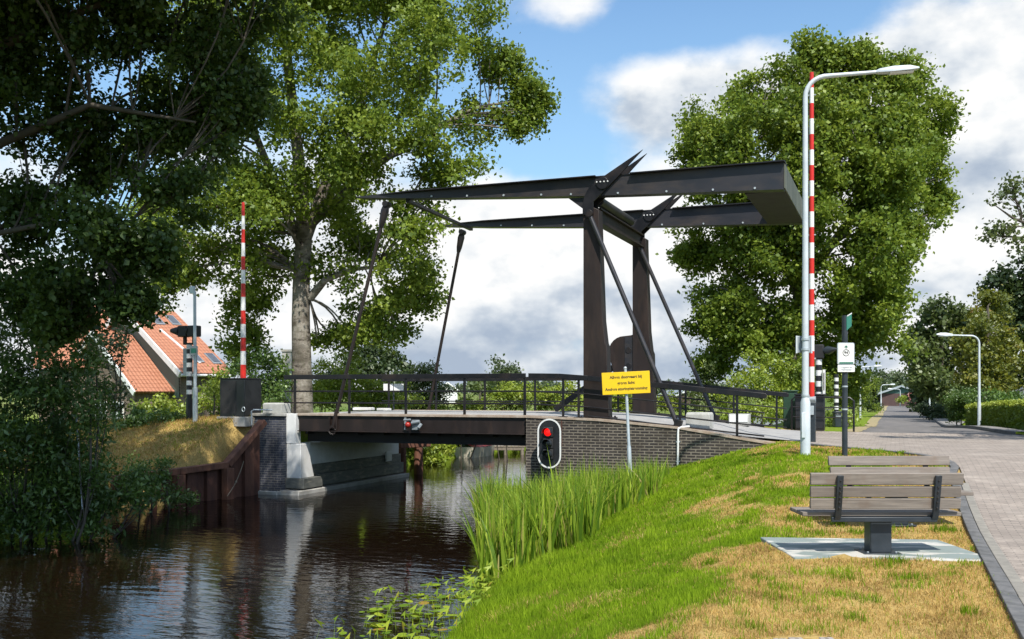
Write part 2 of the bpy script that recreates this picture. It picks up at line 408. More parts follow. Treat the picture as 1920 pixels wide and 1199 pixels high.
def copy_tree(o, parent=None):
    c = o.copy(); COL.objects.link(c); TB[c.name] = TB.get(o.name, np.zeros(3))
    if parent is not None: c.parent = parent
    for ch in list(o.children): copy_tree(ch, c)
    return c
def lettering(body, size, mat, parent, origin, right=(1, 0, 0), up=(0, 0, 1), name='lettering', align='CENTER', bold=.0, space=1.0):
    cu = bpy.data.curves.new(name, 'FONT'); cu.body = body; cu.size = size; cu.align_x = align; cu.align_y = 'CENTER'; cu.extrude = .0015; cu.offset = bold; cu.space_line = space
    to = bpy.data.objects.new(name, cu); COL.objects.link(to)
    bpy.context.view_layer.update()
    me = bpy.data.meshes.new_from_object(to.evaluated_get(bpy.context.evaluated_depsgraph_get()))
    bpy.data.objects.remove(to); bpy.data.curves.remove(cu)
    r = Vector(right).normalized(); u = Vector(up).normalized(); n = r.cross(u); o_ = Vector(origin)
    M = Matrix(((r.x, u.x, n.x, o_.x), (r.y, u.y, n.y, o_.y), (r.z, u.z, n.z, o_.z), (0, 0, 0, 1)))
    me.transform(M); me.materials.clear(); me.materials.append(MAT[mat]); me.name = name
    o = bpy.data.objects.new(name, me); COL.objects.link(o); o.parent = parent; TB[o.name] = TB[parent.name]
    return o
def arr_mesh(name, verts, faces_flat, nper, attrs=None, mat=None):
    """fast mesh: all faces with nper corners"""
    me = bpy.data.meshes.new(name); nf = len(faces_flat)//nper
    me.vertices.add(len(verts)); me.vertices.foreach_set('co', np.asarray(verts, np.float32).ravel())
    me.loops.add(len(faces_flat)); me.loops.foreach_set('vertex_index', np.asarray(faces_flat, np.int32))
    me.polygons.add(nf); me.polygons.foreach_set('loop_start', np.arange(0, nf*nper, nper, dtype=np.int32))
    for k, (dom, val) in (attrs or {}).items():
        at = me.attributes.new(k, 'FLOAT', dom); at.data.foreach_set('value', np.asarray(val, np.float32))
    if mat: me.materials.append(MAT[mat])
    me.update(calc_edges=True); me.validate()
    return me
def grid_sheet(name, mat, rows, dz, label=None, close=True):
    """rows: list of (w, [s...]) in bridge frame; a sheet lying dz above the ground"""
    S = np.array([r[1] for r in rows], float); W = np.repeat(np.array([r[0] for r in rows], float)[:, None], S.shape[1], 1)
    Z = land(S, W) if not callable(dz) else dz(S, W)
    if not callable(dz): Z = Z + dz
    X, Y = bw(S, W); n, m = S.shape
    idx = np.arange(n*m).reshape(n, m)
    f = np.stack([idx[:-1, :-1], idx[:-1, 1:], idx[1:, 1:], idx[1:, :-1]], -1).ravel()
    loc = S.ravel(), W.ravel()
    me = arr_mesh(name, np.stack([S.ravel(), W.ravel(), Z.ravel()], 1), f, 4, mat=mat)
    o = bpy.data.objects.new(name, me); COL.objects.link(o); place(o, (0, 0, 0), 'B'); o['kind'] = 'structure'
    return o

# ------------------------------------------------------------------ foliage
def leaf_arrays(pos, size, aspect, upb, rng, droop=0.0):
    n = len(pos)
    nr = rng.normal(size=(n, 3)); nr[:, 2] += upb; nr[:, 1] -= upb*.35
    nr /= np.linalg.norm(nr, axis=1)[:, None]
    t = rng.normal(size=(n, 3)); t[:, 2] -= droop
    t -= nr*(t*nr).sum(1)[:, None]; t /= np.linalg.norm(t, axis=1)[:, None]
    b = np.cross(nr, t)
    L = (size*(.55 + .95*rng.random(n)**1.3))[:, None]; Wd = L*aspect
    v = np.stack([pos - t*L*.5, pos + b*Wd*.5 - t*L*.08 + nr*L*.10, pos + t*L*.5, pos - b*Wd*.5 - t*L*.08 + nr*L*.10], 1)
    return v.reshape(-1, 3)
def cluster_points(lobes, rc, dens, rng, shell=2.4):
    cs = []; ow = []
    for i, (c, r) in enumerate(lobes):
        r = np.array(r, float); n = max(3, int(dens*(r[0]*r[1] + r[1]*r[2] + r[0]*r[2])/3*4.2/(rc*rc)/3))
        d = rng.normal(size=(n, 3)); d /= np.linalg.norm(d, axis=1)[:, None]
        rad = rng.random(n)**(1/shell)*(.80 + .42*rng.random(n))
        cs.append(np.array(c) + d*rad[:, None]*r); ow += [i]*n
    return np.concatenate(cs), np.array(ow)
def foliage(lobes, rc, dens, nl, size, rng, aspect=.75, upb=.5, flat=.75, droop=.3, shell=2.4, keep=None):
    C, ow = cluster_points(lobes, rc, dens*2.1, rng, shell); nl *= 2.1
    if keep is not None:
        k = keep(C); C, ow = C[k], ow[k]
    m = len(C)
    cnt = rng.poisson(nl, m); tot = int(cnt.sum())
    cid = np.repeat(np.arange(m), cnt)
    g = rng.normal(size=(tot, 3))*np.array([rc*.55, rc*.55, rc*.55*flat])
    pos = C[cid] + g
    crnd = rng.random(m)
    rnd = np.clip(.55*crnd[cid] + .45*rng.random(tot), 0, 1)
    v = leaf_arrays(pos, np.full(tot, size), aspect, upb, rng, droop)
    return C, ow, v, rnd
def limb(mb, p0, p1, r0, r1, rng, bend=.12, n=5, sides=6, sag=0.0):
    p0 = np.array(p0, float); p1 = np.array(p1, float); L = np.linalg.norm(p1-p0)
    off = rng.normal(size=3)*L*bend; pts = []
    for i in range(n+1):
        t = i/n; pts.append(p0*(1-t) + p1*t + off*math.sin(PI*t) + np.array([0, 0, sag*L])*math.sin(PI*t))
    mb.tube(pts, [r0*(1-i/n) + r1*i/n for i in range(n+1)], sides, False); return pts
def tree(label, base, trunk, lobes, leafmat, barkmat, rc=.6, dens=1.0, nl=60, size=.14, seed=1, name='broadleaf_tree', cat='tree', group=None,
         aspect=.75, upb=.5, droop=.3, twig=True, shell=2.4, keep=None, flat=.75):
    rng = np.random.default_rng(seed); base = np.array(base, float)
    t = thing(name, label, cat, base, 'W', group)
    mb = MB()
    for pts, rad in trunk: mb.tube(pts, rad, 12, True)
    C, ow, v, rnd = foliage(lobes, rc, dens, nl, size, rng, aspect, upb, flat, droop, shell, keep)
    tp = np.array([p for pts, _ in trunk for p in pts], float); tr = np.array([r for _, rad in trunk for r in rad], float)
    fine = []
    for pts, rad in trunk:
        for i in range(len(pts)-1):
            for k in range(5):
                a = k/5; fine.append((*(np.array(pts[i])*(1-a) + np.array(pts[i+1])*a), rad[i]*(1-a) + rad[i+1]*a))
    fine = np.array(fine)
    if len(trunk) > 2: fine = fine[(len(trunk[0][0])-1)*5 - 4:]
    for i, (c, r) in enumerate(lobes):
        c = np.array(c, float); mm = (ow == i)
        if not mm.any() or (len(lobes) > 60 and rng.random() < .62): continue
        cand = fine[fine[:, 2] < c[2] + .3*r[2]]
        if not len(cand): cand = fine
        d = np.linalg.norm(cand[:, :3] - (c - np.array([0, 0, .35*np.linalg.norm(c[:2]-base[:2])])), axis=1); j = d.argmin()
        if len(trunk) > 2 and c[2] < fine[:, 2].min() + 1.0 and np.linalg.norm(c[:2] - cand[j, :2]) > 1.6: continue
        r0 = min(cand[j, 3]*.40, .02 + .008*np.linalg.norm(c - cand[j, :3])); 
        pts = limb(mb, cand[j, :3], c, r0, .02 + r0*.3, rng, .06, 6, 7, .03)
        if twig:
            cc = C[mm]
            for q in cc[rng.permutation(len(cc))[:max(4, len(cc)//5)]]:
                k = rng.integers(3, 7); limb(mb, pts[min(k, len(pts)-1)], q, .010 + r0*.08, .004, rng, .07, 3, 4)
    mb.build('trunk', barkmat, t)
    nv = len(v); print('LEAVES', label, nv//4); me = arr_mesh('crown', v - base, np.arange(nv, dtype=np.int32), 4, {'rnd': ('FACE', rnd)}, leafmat)
    o = bpy.data.objects.new('crown', me); COL.objects.link(o); o.parent = t
    return t
def shrub(label, base, lobes, leafmat, rc=.35, dens=1.0, nl=45, size=.10, seed=1, name='shrub', cat='shrub', group=None, aspect=.6, upb=.4, droop=.2, keep=None, shell=2.4, stems=True, flat=.75, kind=None):
    rng = np.random.default_rng(seed); base = np.array(base, float)
    C, ow, v, rnd = foliage(lobes, rc, dens, nl, size, rng, aspect, upb, flat, droop, shell, keep)
    nv = len(v)
    mb = MB()
    if stems:
        for i, (c, r) in enumerate(lobes):
            g = base + np.array([(c[0]-base[0])*.5, (c[1]-base[1])*.5, 0]); pts = limb(mb, g, c, .035, .015, rng, .06, 4, 5)
            cc = C[ow == i]
            for q in cc[rng.permutation(len(cc))[:max(3, len(cc)//4)]]: limb(mb, pts[2], q, .012, .004, rng, .06, 3, 4)
    sv = np.array(mb.v).reshape(-1, 3); sf = np.array(mb.f, np.int32).ravel() if mb.f else np.zeros(0, np.int32)
    nf = nv//4
    V_ = np.concatenate([v, sv]) - base; Fv = np.concatenate([np.arange(nv, dtype=np.int32), sf + nv])
    me = arr_mesh(name, V_, Fv, 4, {'rnd': ('FACE', np.concatenate([rnd, np.zeros(len(sf)//4)]))}, leafmat)
    me.materials.append(MAT['bark_dark'])
    mi = np.zeros(nf + len(sf)//4, np.int32); mi[nf:] = 1; me.polygons.foreach_set('material_index', mi)
    o = bpy.data.objects.new(name, me); COL.objects.link(o); o.location = tuple(base)
    return tagit(o, label, cat, group, kind)
def boughs(lobes, k, f, rng, zr=1.2, lo=.45, hi=1.0, inner=.0):
    """break each lobe of a crown into leafy boughs with gaps between them"""
    o_ = []
    for c, r in lobes:
        c = np.array(c); r = np.array(r); m = r.mean()
        n = max(3, int(k*rng.uniform(.8, 1.2)))
        for i in range(n):
            d = rng.normal(size=3); d /= np.linalg.norm(d); q = rng.uniform(lo, hi)
            s = m*f*rng.uniform(.65, 1.3); h = np.array([1.0, 1.0, zr]) + .35*np.abs(d)
            o_.append((c + d*r*q, s*h))
        if inner: o_.append((c, r*inner))
    return o_
def LB(px, py, Y, rx, ry, rd=None):
    """ellipsoid lobe: centre seen at a picture point at depth Y, radii in picture pixels at that depth (rd in metres along the view)"""
    k = Y/F0; c = P(px, py, Y)
    return (c, (rx*k, rd if rd is not None else (rx+ry)*.5*k, ry*k))


# ================================================================== SETTING
def axis_lines(lo, hi, step, far):
    core = np.arange(lo, hi + step*.5, step); a = []; d = step; x = hi
    while x < far: d *= 1.35; x += d; a.append(x)
    b = []; d = step; x = lo
    while x > -far: d *= 1.35; x -= d; b.append(x)
    return np.array(b[::-1] + list(core) + a)
def dryness(s, w):
    t = (s - edge_r(w))/(crest_r(w) - edge_r(w))
    n = fbm(s*.8, w*.55, 3) - .5; n2 = fbm(s*2.6 + 9, w*2.1, 8) - .5
    d = sm(.76, 1.12, t + 1.1*n + .8*n2)
    d = d*sm(-1.2, .0, t*3)
    # the verge by the lamp post keeps some green, the flat verge by the seats is parched
    d = np.where((w > -7.5) & (w < 0), d*(.35 + .55*sm(-.1, .15, n + n2*.7)), d)
    d = np.where((w < -11) & (t > .98), np.maximum(d, .45 + .9*sm(-.22, .12, n + .6*n2)), d)
    far = (w > 7) | (s < -3)
    d = np.where(far, .25 + .5*n, d)
    emb = (s < -7) & (s > -16) & (w > -6) & (w < .5)
    d = np.where(emb, .98 + .8*n, d)
    return np.clip(d, 0, 1)
def make_ground():
    sl = np.unique(np.concatenate([axis_lines(-22, 16, .4, 2500), np.array([.24, .26, -7.95, -8.3])])); wl = np.unique(np.concatenate([axis_lines(-28, 12, .4, 2500), np.array([-.145, -.13, -.11])]))
    S, W = np.meshgrid(sl, wl); Z = land(S, W)
    near = (S > 1) & (S < 9.9) & (W < 0)
    Z = Z + np.where(near, (fbm(S*1.6, W*1.6, 21) - .5)*.09*np.clip((S - edge_r(W))/1.5, 0, 1), 0)
    n, m = S.shape; idx = np.arange(n*m).reshape(n, m)
    f = np.stack([idx[:-1, :-1], idx[:-1, 1:], idx[1:, 1:], idx[1:, :-1]], -1).ravel()
    dry = dryness(S, W)
    far = np.clip((np.hypot(S, W) - 45)/40, 0, 1)
    me = arr_mesh('ground', np.stack([S.ravel(), W.ravel(), Z.ravel()], 1), f, 4, {'dry': ('POINT', dry.ravel()), 'farland': ('POINT', far.ravel())}, 'turf_ground')
    me.polygons.foreach_set('use_smooth', [True]*len(me.polygons))
    o = bpy.data.objects.new('ground', me); COL.objects.link(o); place(o, (0, 0, 0), 'B'); o['kind'] = 'structure'
make_ground()
wm = MB(); wm.quad((-16, -120, WATER), (12, -120, WATER), (12, 160, WATER), (-16, 160, WATER))
wo = wm.build('water', 'canal_water'); place(wo, (0, 0, 0), 'B'); wo['kind'] = 'structure'

def lefts(w):            # left edge of the brick paving
    if w < -6.5: return 10.35
    if w < -.35: return 10.35 - 3.1*float(sm(-6.5, -.2, w))**1.3
    return 7.05
rows = []
for w in list(np.arange(-34, -7, .6)) + list(np.arange(-7, 6.45, .3)) + [6.4]:
    a = lefts(w); rows.append((w, [a + (36 - a)*(q**1.6) for q in np.linspace(0, 1, 26)]))
def paving_z(S, W):
    return land(S, W) + .028
grid_sheet('brick_road', 'clinker', rows, paving_z)
rows = [(w, list(np.linspace(.06, 7.06, 24))) for w in np.linspace(.28, 6.1, 6)]
grid_sheet('approach_road', 'approach', rows, lambda S, W: hroad(S) + .012)
rows = [(w, list(np.linspace(-40, -7.9, 40))) for w in np.linspace(.3, 6.1, 6)]
grid_sheet('left_road', 'approach', rows, lambda S, W: hroad(S) + .014)
lane_w = list(np.arange(6.42, 30, .8)) + list(np.arange(30, 175, 4.0))
def laneL(w): return 8.4 - .2*math.exp(-(w-6.4)/2)
def laneR(w): return 11.3 + 1.1*math.exp(-(w-6.4)/5)
grid_sheet('asphalt_road', 'asphalt', [(w, list(np.linspace(laneL(w), laneR(w), 7))) for w in lane_w], .022)
grid_sheet('road_edge', 'gravel_edge', [(w, list(np.linspace(laneL(w) - .45 - .1*math.sin(w*1.7), laneL(w) + .05 + .05*math.sin(w*2.9), 3))) for w in lane_w], .030)
def pav_z(S, W): return land(S, W) + .12
rows = [(w, [laneR(w) + .12, laneR(w) + .4, laneR(w) + .12 + float(np.interp(w, [6, 18, 24, 30], [.55, .35, .5, 1.15]))]) for w in lane_w]
grid_sheet('pavement', 'pavement', rows, pav_z)
def strip(name, mat, pts, wid, zlo, zhi):
    """a kerb: a row of stones following points (s, w) in the bridge frame"""
    mb = MB()
    L = []
    for (a, b) in zip(pts[:-1], pts[1:]):
        d = math.dist(a, b); k = max(1, int(d/1.0))
        for i in range(k): L.append(((a[0] + (b[0]-a[0])*i/k, a[1] + (b[1]-a[1])*i/k), (a[0] + (b[0]-a[0])*(i+1)/k, a[1] + (b[1]-a[1])*(i+1)/k)))
    for a, b in L:
        d = np.array([b[0]-a[0], b[1]-a[1]]); ln = np.linalg.norm(d); d /= ln; q = np.array([-d[1], d[0]])*wid/2; g = d*.004
        vs = []
        for zz in (0, 1):
            for pt, sg in ((a, 1), (b, -1)):
                for e in (-1, 1):
                    s, w = pt[0] + sg*g[0] + e*q[0], pt[1] + sg*g[1] + e*q[1]
                    vs.append((s, w, float(land(pt[0]+.1, pt[1])) + (zhi if zz else zlo) + (random.uniform(-.004, .004) if zz else 0)))
        mb.add(vs, [(0,2,3,1),(4,5,7,6),(0,4,6,2),(1,3,7,5),(0,1,5,4),(2,6,7,3)])
    o = mb.build(name, mat, bevel=.008, smooth=False); place(o, (0, 0, 0), 'B'); o['kind'] = 'structure'; return o
strip('kerb', 'kerb', [(10.2, w) for w in np.arange(-34, -6.4, 1.0)] + [(lefts(w) - .08, w) for w in np.arange(-6.4, -.4, .5)], .13, -.12, .05)
strip('gutter', 'kerb_light', [(10.33, w) for w in np.arange(-34, -7, 1.0)], .11, -.1, .034)
strip('pavement_kerb', 'kerb', [(laneR(w) + .06, w) for w in lane_w if w < 60], .12, -.1, .125)

# paved corner at the bottom of the picture
pm = MB()
rr = random.Random(4)
cx, cy = 1.97, 6.80
for i in range(6):
    for j in range(4):
        x = 1.72 + i*.108 + (.05 if j % 2 else 0); y = 7.0 - j*.108
        if math.hypot((x - 2.0)/.40, (y - 6.72)/.36) > 1.0: continue
        z = gz(x, y)
        pm.box((x, y - .1, z - .05), (x + .1, y, z + .022 + rr.uniform(-.004, .006)))
o = pm.build('cobble_patch', 'clinker_patch', bevel=.008); o['kind'] = 'structure'

# ------------------------------------------------------------------ grass
def make_grass():
    rng = np.random.default_rng(5)
    N = 900000
    s = rng.uniform(1.0, 10.24, N); w = rng.uniform(-21, -.32, N)
    x, y = bw(s, w); d = np.hypot(x, y)
    keep = rng.random(N) < np.clip((8.5/d)**1.5, 0, 1)
    px = 960 + F0*x/y; z = land(s, w); py = 735 + F0*(CAMZ - z)/y
    keep &= (px > 480) & (px < 1960) & (py < 1280) & (y > 5)
    er = edge_r(w); keep &= s > er - .05
    keep &= s < np.where(w < -6.5, 10.10 + .14*vnoise(w*2.3, w*0 + 3, 91), np.array([lefts(q) - .16 for q in np.arange(-22, 0, .05)])[np.clip(((w + 22)/.05).astype(int), 0, 439)])
    # concrete pads and cobbles stay clear
    keep &= ~((x > 2.92) & (x < 5.02) & (y > 10.30) & (y < 11.75) & (rng.random(N) > .004))
    keep &= ~((x > 3.9) & (x < 5.9) & (y > 12.4) & (y < 13.4) & (rng.random(N) > .25))
    keep &= ~(((x - 2.0)/.40)**2 + ((y - 6.72)/.36)**2 < 1)
    s, w, d = s[keep], w[keep], d[keep]
    ts = []; tw = []; nw = 0
    for _ in range(170):      # weeds and tussocks in the worn turf
        a_, b_ = rng.uniform(4.2, 10.0), rng.uniform(-20, -4)
        if a_ < float(edge_r(b_)) + .2: continue
        xx, yy = bw(a_, b_)
        if 2.85 < xx < 5.1 and 10.2 < yy < 11.85: continue
        k_ = int(rng.uniform(40, 150)); r_ = rng.uniform(.035, .13); ts.append(a_ + rng.normal(size=k_)*r_); tw.append(b_ + rng.normal(size=k_)*r_*.8)
    ts = np.concatenate(ts); tw = np.concatenate(tw); nw = len(ts); s = np.concatenate([s, ts]); w = np.concatenate([w, tw]); x, y = bw(s, w); d = np.hypot(x, y); z = land(s, w)
    dry = dryness(s, w); n = len(s); weed = np.arange(n) >= n - nw
    clump = fbm(s*3.1, w*3.1, 31); tuft = sm(.60, .74, fbm(s*1.7 + 4, w*1.7, 44))
    isdry = (rng.random(n) < np.clip(dry*1.25 - .12, 0, 1)*(1 - .75*tuft)).astype(float)
    isdry = np.where((isdry < .5) & (rng.random(n) < .05 + .42*sm(.52, .72, fbm(s*1.3 + 7, w*1.3, 61))), 1.0, isdry); isdry = np.where((isdry > .5) & (rng.random(n) < .06), 0.0, isdry)
    isdry[weed] = 0
    t = (s - edge_r(w))/(crest_r(w) - edge_r(w))
    h = np.where(isdry > .5, .022 + .03*rng.random(n), .022 + .095*rng.random(n)*(.15 + 1.2*clump))
    h = h*(1 + 1.1*np.clip(.35 - t, 0, .35)/.35) + tuft*isdry*.0 + tuft*.025
    h *= np.where(t < .55, 1.25, .85)
    h[weed] = .03 + .08*rng.random(nw)
    wd = (.0045 + .004*rng.random(n))*np.clip(d/10, .8, 2.4)
    z = land(s, w) + np.where((s > 1) & (s < 9.9), (fbm(s*1.6, w*1.6, 21) - .5)*.09*np.clip((s - edge_r(w))/1.5, 0, 1), 0) - .006
    a = rng.uniform(0, 2*PI, n); ln = np.where(isdry > .5, 1.3, .55)*rng.random(n)*h
    la = rng.uniform(0, 2*PI, n); lx, ly = np.cos(la)*ln, np.sin(la)*ln
    cx_, cy_ = np.cos(a)*wd*.5, np.sin(a)*wd*.5
    b0 = np.stack([s - cx_, w - cy_, z], 1); b1 = np.stack([s + cx_, w + cy_, z], 1)
    m0 = np.stack([s - cx_*.8 + lx*.35, w - cy_*.8 + ly*.35, z + h*.6], 1); m1 = np.stack([s + cx_*.8 + lx*.35, w + cy_*.8 + ly*.35, z + h*.6], 1)
    tp = np.stack([s + lx, w + ly, z + h], 1)
    v = np.stack([b0, b1, m1, m0, tp], 1).reshape(-1, 3)
    k = np.arange(n)[:, None]*5
    f = np.concatenate([k + np.array([[0, 1, 2]]), k + np.array([[0, 2, 3]]), k + np.array([[3, 2, 4]])], 1).ravel()
    rnd = np.clip(.5*rng.random(n) + .5*clump + .25*tuft - .05, 0, 1)
    rnd[weed] = rng.random(nw)*.45
    me = arr_mesh('grass', v, f, 3, {'rnd': ('FACE', np.repeat(rnd, 3)), 'dry': ('FACE', np.repeat(isdry, 3))}, 'grass_blades')
    o = bpy.data.objects.new('grass', me); COL.objects.link(o); place(o, (0, 0, 0), 'B')
    tagit(o, 'short green and straw coloured grass covering the right canal bank', 'grass', kind='stuff')
make_grass()
def make_bank_grass():
    rng = np.random.default_rng(25); n = 42000
    s = rng.uniform(-17, -8.45, n); w = rng.uniform(-6.2, -.15, n); z = land(s, w); h = .03 + .07*rng.random(n); wd = .014 + .012*rng.random(n)
    k = z > -.9; s, w, z, h, wd = s[k], w[k], z[k], h[k], wd[k]; n = len(s)
    a = rng.uniform(0, 2*PI, n); la = rng.uniform(0, 2*PI, n); ln = 1.1*rng.random(n)*h; cx_, cy_ = np.cos(a)*wd*.5, np.sin(a)*wd*.5
    v = np.stack([np.stack([s - cx_, w - cy_, z - .005], 1), np.stack([s + cx_, w + cy_, z - .005], 1), np.stack([s + np.cos(la)*ln, w + np.sin(la)*ln, z + h], 1)], 1).reshape(-1, 3)
    dry = (rng.random(n) < np.clip(dryness(s, w) - .12, 0, 1)).astype(float)
    me = arr_mesh('bank_grass', v, np.arange(3*n, dtype=np.int32), 3, {'rnd': ('FACE', rng.random(n)*.7), 'dry': ('FACE', dry)}, 'grass_blades')
    o = bpy.data.objects.new('bank_grass', me); COL.objects.link(o); place(o, (0, 0, 0), 'B'); tagit(o, 'dry sparse grass on the mound of the left bank', 'grass', kind='stuff')
make_bank_grass()
def blades(name, s, w, z0, h, wd, lean, bend, matk, rng, label, cat, seg=4, kind='stuff'):
    n = len(s); a = rng.uniform(0, 2*PI, n); la = rng.uniform(0, 2*PI, n)
    vs = []
    for i in range(seg + 1):
        q = i/seg; r_ = wd*.5*(1 - q**2.2)*(.55 + .9*math.sin(PI*min(1, q + .25)))
        off = h*(lean*q + bend*q**3)
        x = s + np.cos(la)*off; y = w + np.sin(la)*off; z = z0 + h*(q - .25*bend*q**3)
        vs.append(np.stack([x - np.cos(a)*r_, y - np.sin(a)*r_, z], 1)); vs.append(np.stack([x + np.cos(a)*r_, y + np.sin(a)*r_, z], 1))
    v = np.stack(vs, 1).reshape(-1, 3); k = np.arange(n)[:, None]*(2*(seg+1))
    f = np.concatenate([k + np.array([[2*i, 2*i+1, 2*i+3, 2*i+2]]) for i in range(seg)], 1).ravel()
    rnd = np.clip(rng.random(n)*.9, 0, 1); odd = rng.random(n) < .05; rnd[odd] = 1
    me = arr_mesh(name, v, f, 4, {'rnd': ('FACE', np.repeat(rnd, seg))}, matk)
    o = bpy.data.objects.new(name, me); COL.objects.link(o); place(o, (0, 0, 0), 'B')
    return tagit(o, label, cat, kind=kind)
def make_reeds():
    rng = np.random.default_rng(15); N = 60000
    w = rng.uniform(-10.75, -.8, N); e = edge_r(w)
    lo = np.where(w < -3.2, (-.83 + .36*(-w - .0) - .0295*(27 + .933*w))/.9224 + .35 + .0*w, .35) + .35*fbm(w*1.1, w*0, 3) - .15
    lo = np.maximum(lo, .3); hi = e + np.interp(w, [-10.75, -10.2, -8.6, -6.9, -4, -.8], [.15, .5, 1.2, 2.0, 2.3, 2.4]) + .3*np.sin(w*1.9)
    s = lo + (hi - lo)*rng.random(N)
    keep = (vnoise(s*2.2, w*2.2, 6) > .14) & (rng.random(N) < np.clip((hi - lo)/3.6, .1, 1)*.17)
    s, w = s[keep], w[keep]; n = len(s)
    z = np.maximum(land(s, w), WATER - .05)
    h = (.62 + .62*rng.random(n)**.8)*(1 - .22*sm(-9.5, -11.4, w)); h *= 1.18 - .45*sm(.2, 2.2, s - edge_r(w)); h *= 1 - .34*sm(-6.5, -2, w); h *= .86 + .34*vnoise(s*1.4, w*1.4, 77)
    tall = rng.random(n) < .02; h[tall] *= np.where(w[tall] > -5, .9, 1.2)
    blades('reed_bed', s, w, z - .05, h, h*(.024 + .018*rng.random(n)), .03 + .26*rng.random(n)**1.6, .5*rng.random(n)**3, 'reed_leaf', rng, 'dense bed of tall green reeds standing at the water edge before the dark brick wall', 'reeds', 5)
make_reeds()
def make_water_plants():
    rng = np.random.default_rng(9); v = []; f = []; rnd = []
    def leafpoly(c, ax, bx, n, col):
        k = len(v); pts = []
        for i in range(n):
            a = 2*PI*i/n; pts.append(c + ax*math.cos(a) + bx*math.sin(a))
        v.extend(pts); v.append(c)
        for i in range(n): f.extend((k+n, k+i, k+(i+1) % n)); rnd.append(col)
    def tri(a, b, c, col):
        k = len(v); v.extend((a, b, c)); f.extend((k, k+1, k+2)); rnd.append(col)
    spots = []
    for _ in range(190):      # floating pads between the reeds and the near shore
        w = rng.uniform(-15.6, -9.8); e = float(edge_r(w)); s = e + .1 - rng.random()**1.4*min(1.7, .5 + .6*(-9.8 - w))
        if s > e + .15 or w < -15 and s < e - .6 or s < e - 1.8: continue
        spots.append((s, w))
    for s, w in spots:
        r = rng.uniform(.045, .105); a = rng.uniform(0, PI); t = rng.normal(size=2)*.02
        ax = np.array([math.cos(a)*r, math.sin(a)*r, t[0]*r*3]); bx = np.array([-math.sin(a)*r*.66, math.cos(a)*r*.66, t[1]*r*3])
        leafpoly(np.array([s, w, WATER + .012 + rng.random()*.02]), ax, bx, 11, rng.random()*.75 if rng.random() > .1 else .98)
    for _ in range(210):      # upright arrow shaped leaves on stalks
        w = rng.uniform(-15.7, -11.0); e = float(edge_r(w)); s = e + .1 - rng.random()**1.3*min(1.6, .3 + .5*(-11 - w))
        h = rng.uniform(.10, .42); c = np.array([s + rng.normal()*.04, w + rng.normal()*.04, WATER + h]); col = .35 + .6*rng.random()
        st = np.array([s, w, WATER - .05]); q = np.array([.004, .002, 0]); tri(st - q, st + q, c, .3)
        a = rng.uniform(0, 2*PI); dr = np.array([math.cos(a), math.sin(a), rng.uniform(.1, 1.3)]); dr /= np.linalg.norm(dr)
        sd = np.cross(dr, np.array([math.sin(a)*.8, -math.cos(a)*.8, .5])); sd /= np.linalg.norm(sd); L = rng.uniform(.055, .11)
        tip = c + dr*L
        tri(c, tip, c + sd*L*.42 - dr*L*.5, col); tri(c, c - sd*L*.42 - dr*L*.5, tip, col*.9)
    me = arr_mesh('water_plants', np.array(v), np.array(f, np.int32), 3, {'rnd': ('FACE', rnd)}, 'lily_leaf')
    o = bpy.data.objects.new('water_plants', me); COL.objects.link(o); place(o, (0, 0, 0), 'B')
    tagit(o, 'floating lily pads and arrow shaped leaves in the shallow water by the grass bank', 'water plants', kind='stuff')
make_water_plants()

# ================================================================== ABUTMENTS AND BANK WALLS
def wall_top(s): return float(np.interp(s, [0, 2, 4.1, 5.6, 6.4, 8.2], [1.0, .93, .755, .52, .40, .28]))
ab = thing('brick_abutment', 'dark brick abutment wall sloping down from the bridge to the grass bank', 'abutment wall', (0, 0, WATER))
ss = [0, 1, 2, 3, 4.1, 5, 5.6, 6.4, 8.2]
m = MB(); m.prism([(0, -2.4)] + [(8.2, -2.4)] + [(s, wall_top(s)) for s in ss[::-1]], -.15, .22, 'w'); m.box((0.002, .223, -2.4), (.40, 6.2, .93))
m.build('brick_face', 'brick_wall', ab)
m = MB()
for a, b in zip(ss[:-1], ss[1:]):
    za, zb = wall_top(a), wall_top(b); m.add([(a, -.175, za+.003), (b, -.175, zb+.003), (b, .26, zb+.003), (a, .26, za+.003), (a, -.175, za+.06), (b, -.175, zb+.06), (b, .26, zb+.06), (a, .26, za+.06)],
        [(0,3,2,1),(4,5,6,7),(0,1,5,4),(2,3,7,6)] + ([(3,0,4,7)] if a == 0 else []) + ([(1,2,6,5)] if b == 8.2 else []))
m.build('coping', 'deck_edge', ab)
m = MB(); m.box((1.00, -.158, .30), (1.03, -.149, .93)); m.box((1.005, -.165, .25), (1.025, -.149, .30)); m.build('iron_strip', 'rust', ab)

la = thing('concrete_abutment', 'brick and pale concrete abutment at the left end of the bridge deck', 'abutment', (-7.6, 0, WATER))
m = MB()   # brick wing at the near end, leaning slightly outward to the water
m.add([(-9.05,-.55,-2.3),(-7.72,-.55,-2.3),(-7.72,.5,-2.3),(-9.05,.5,-2.3),(-8.98,-.22,.97),(-7.70,-.22,.97),(-7.70,.5,.97),(-8.98,.5,.97)],
      [(0,3,2,1),(4,5,6,7),(0,1,5,4),(1,2,6,5),(2,3,7,6),(3,0,4,7)])
m.build('brick_wing', 'brick_blue', la)
m = MB(); m.box((-9.08, -.30, .975), (-7.68, .55, 1.055)); m.build('cap_slab', 'concrete', la, .01)
m = MB()   # sunlit pier end: splayed concrete
m.prism([(-.18, -.86), (.55, -.86), (.35, -.30), (.30, .16), (-.18, .16)], -7.698, -7.20, 's')
m.box((-7.698, .55, -.5), (-7.34, 6.3, .16)); m.build('pale_wall', 'concrete_pale', la, .015)
m = MB(); m.box((-7.698, -.19, .165), (-7.38, .10, 1.05)); m.build('pier_end', 'white_paint', la, .008)
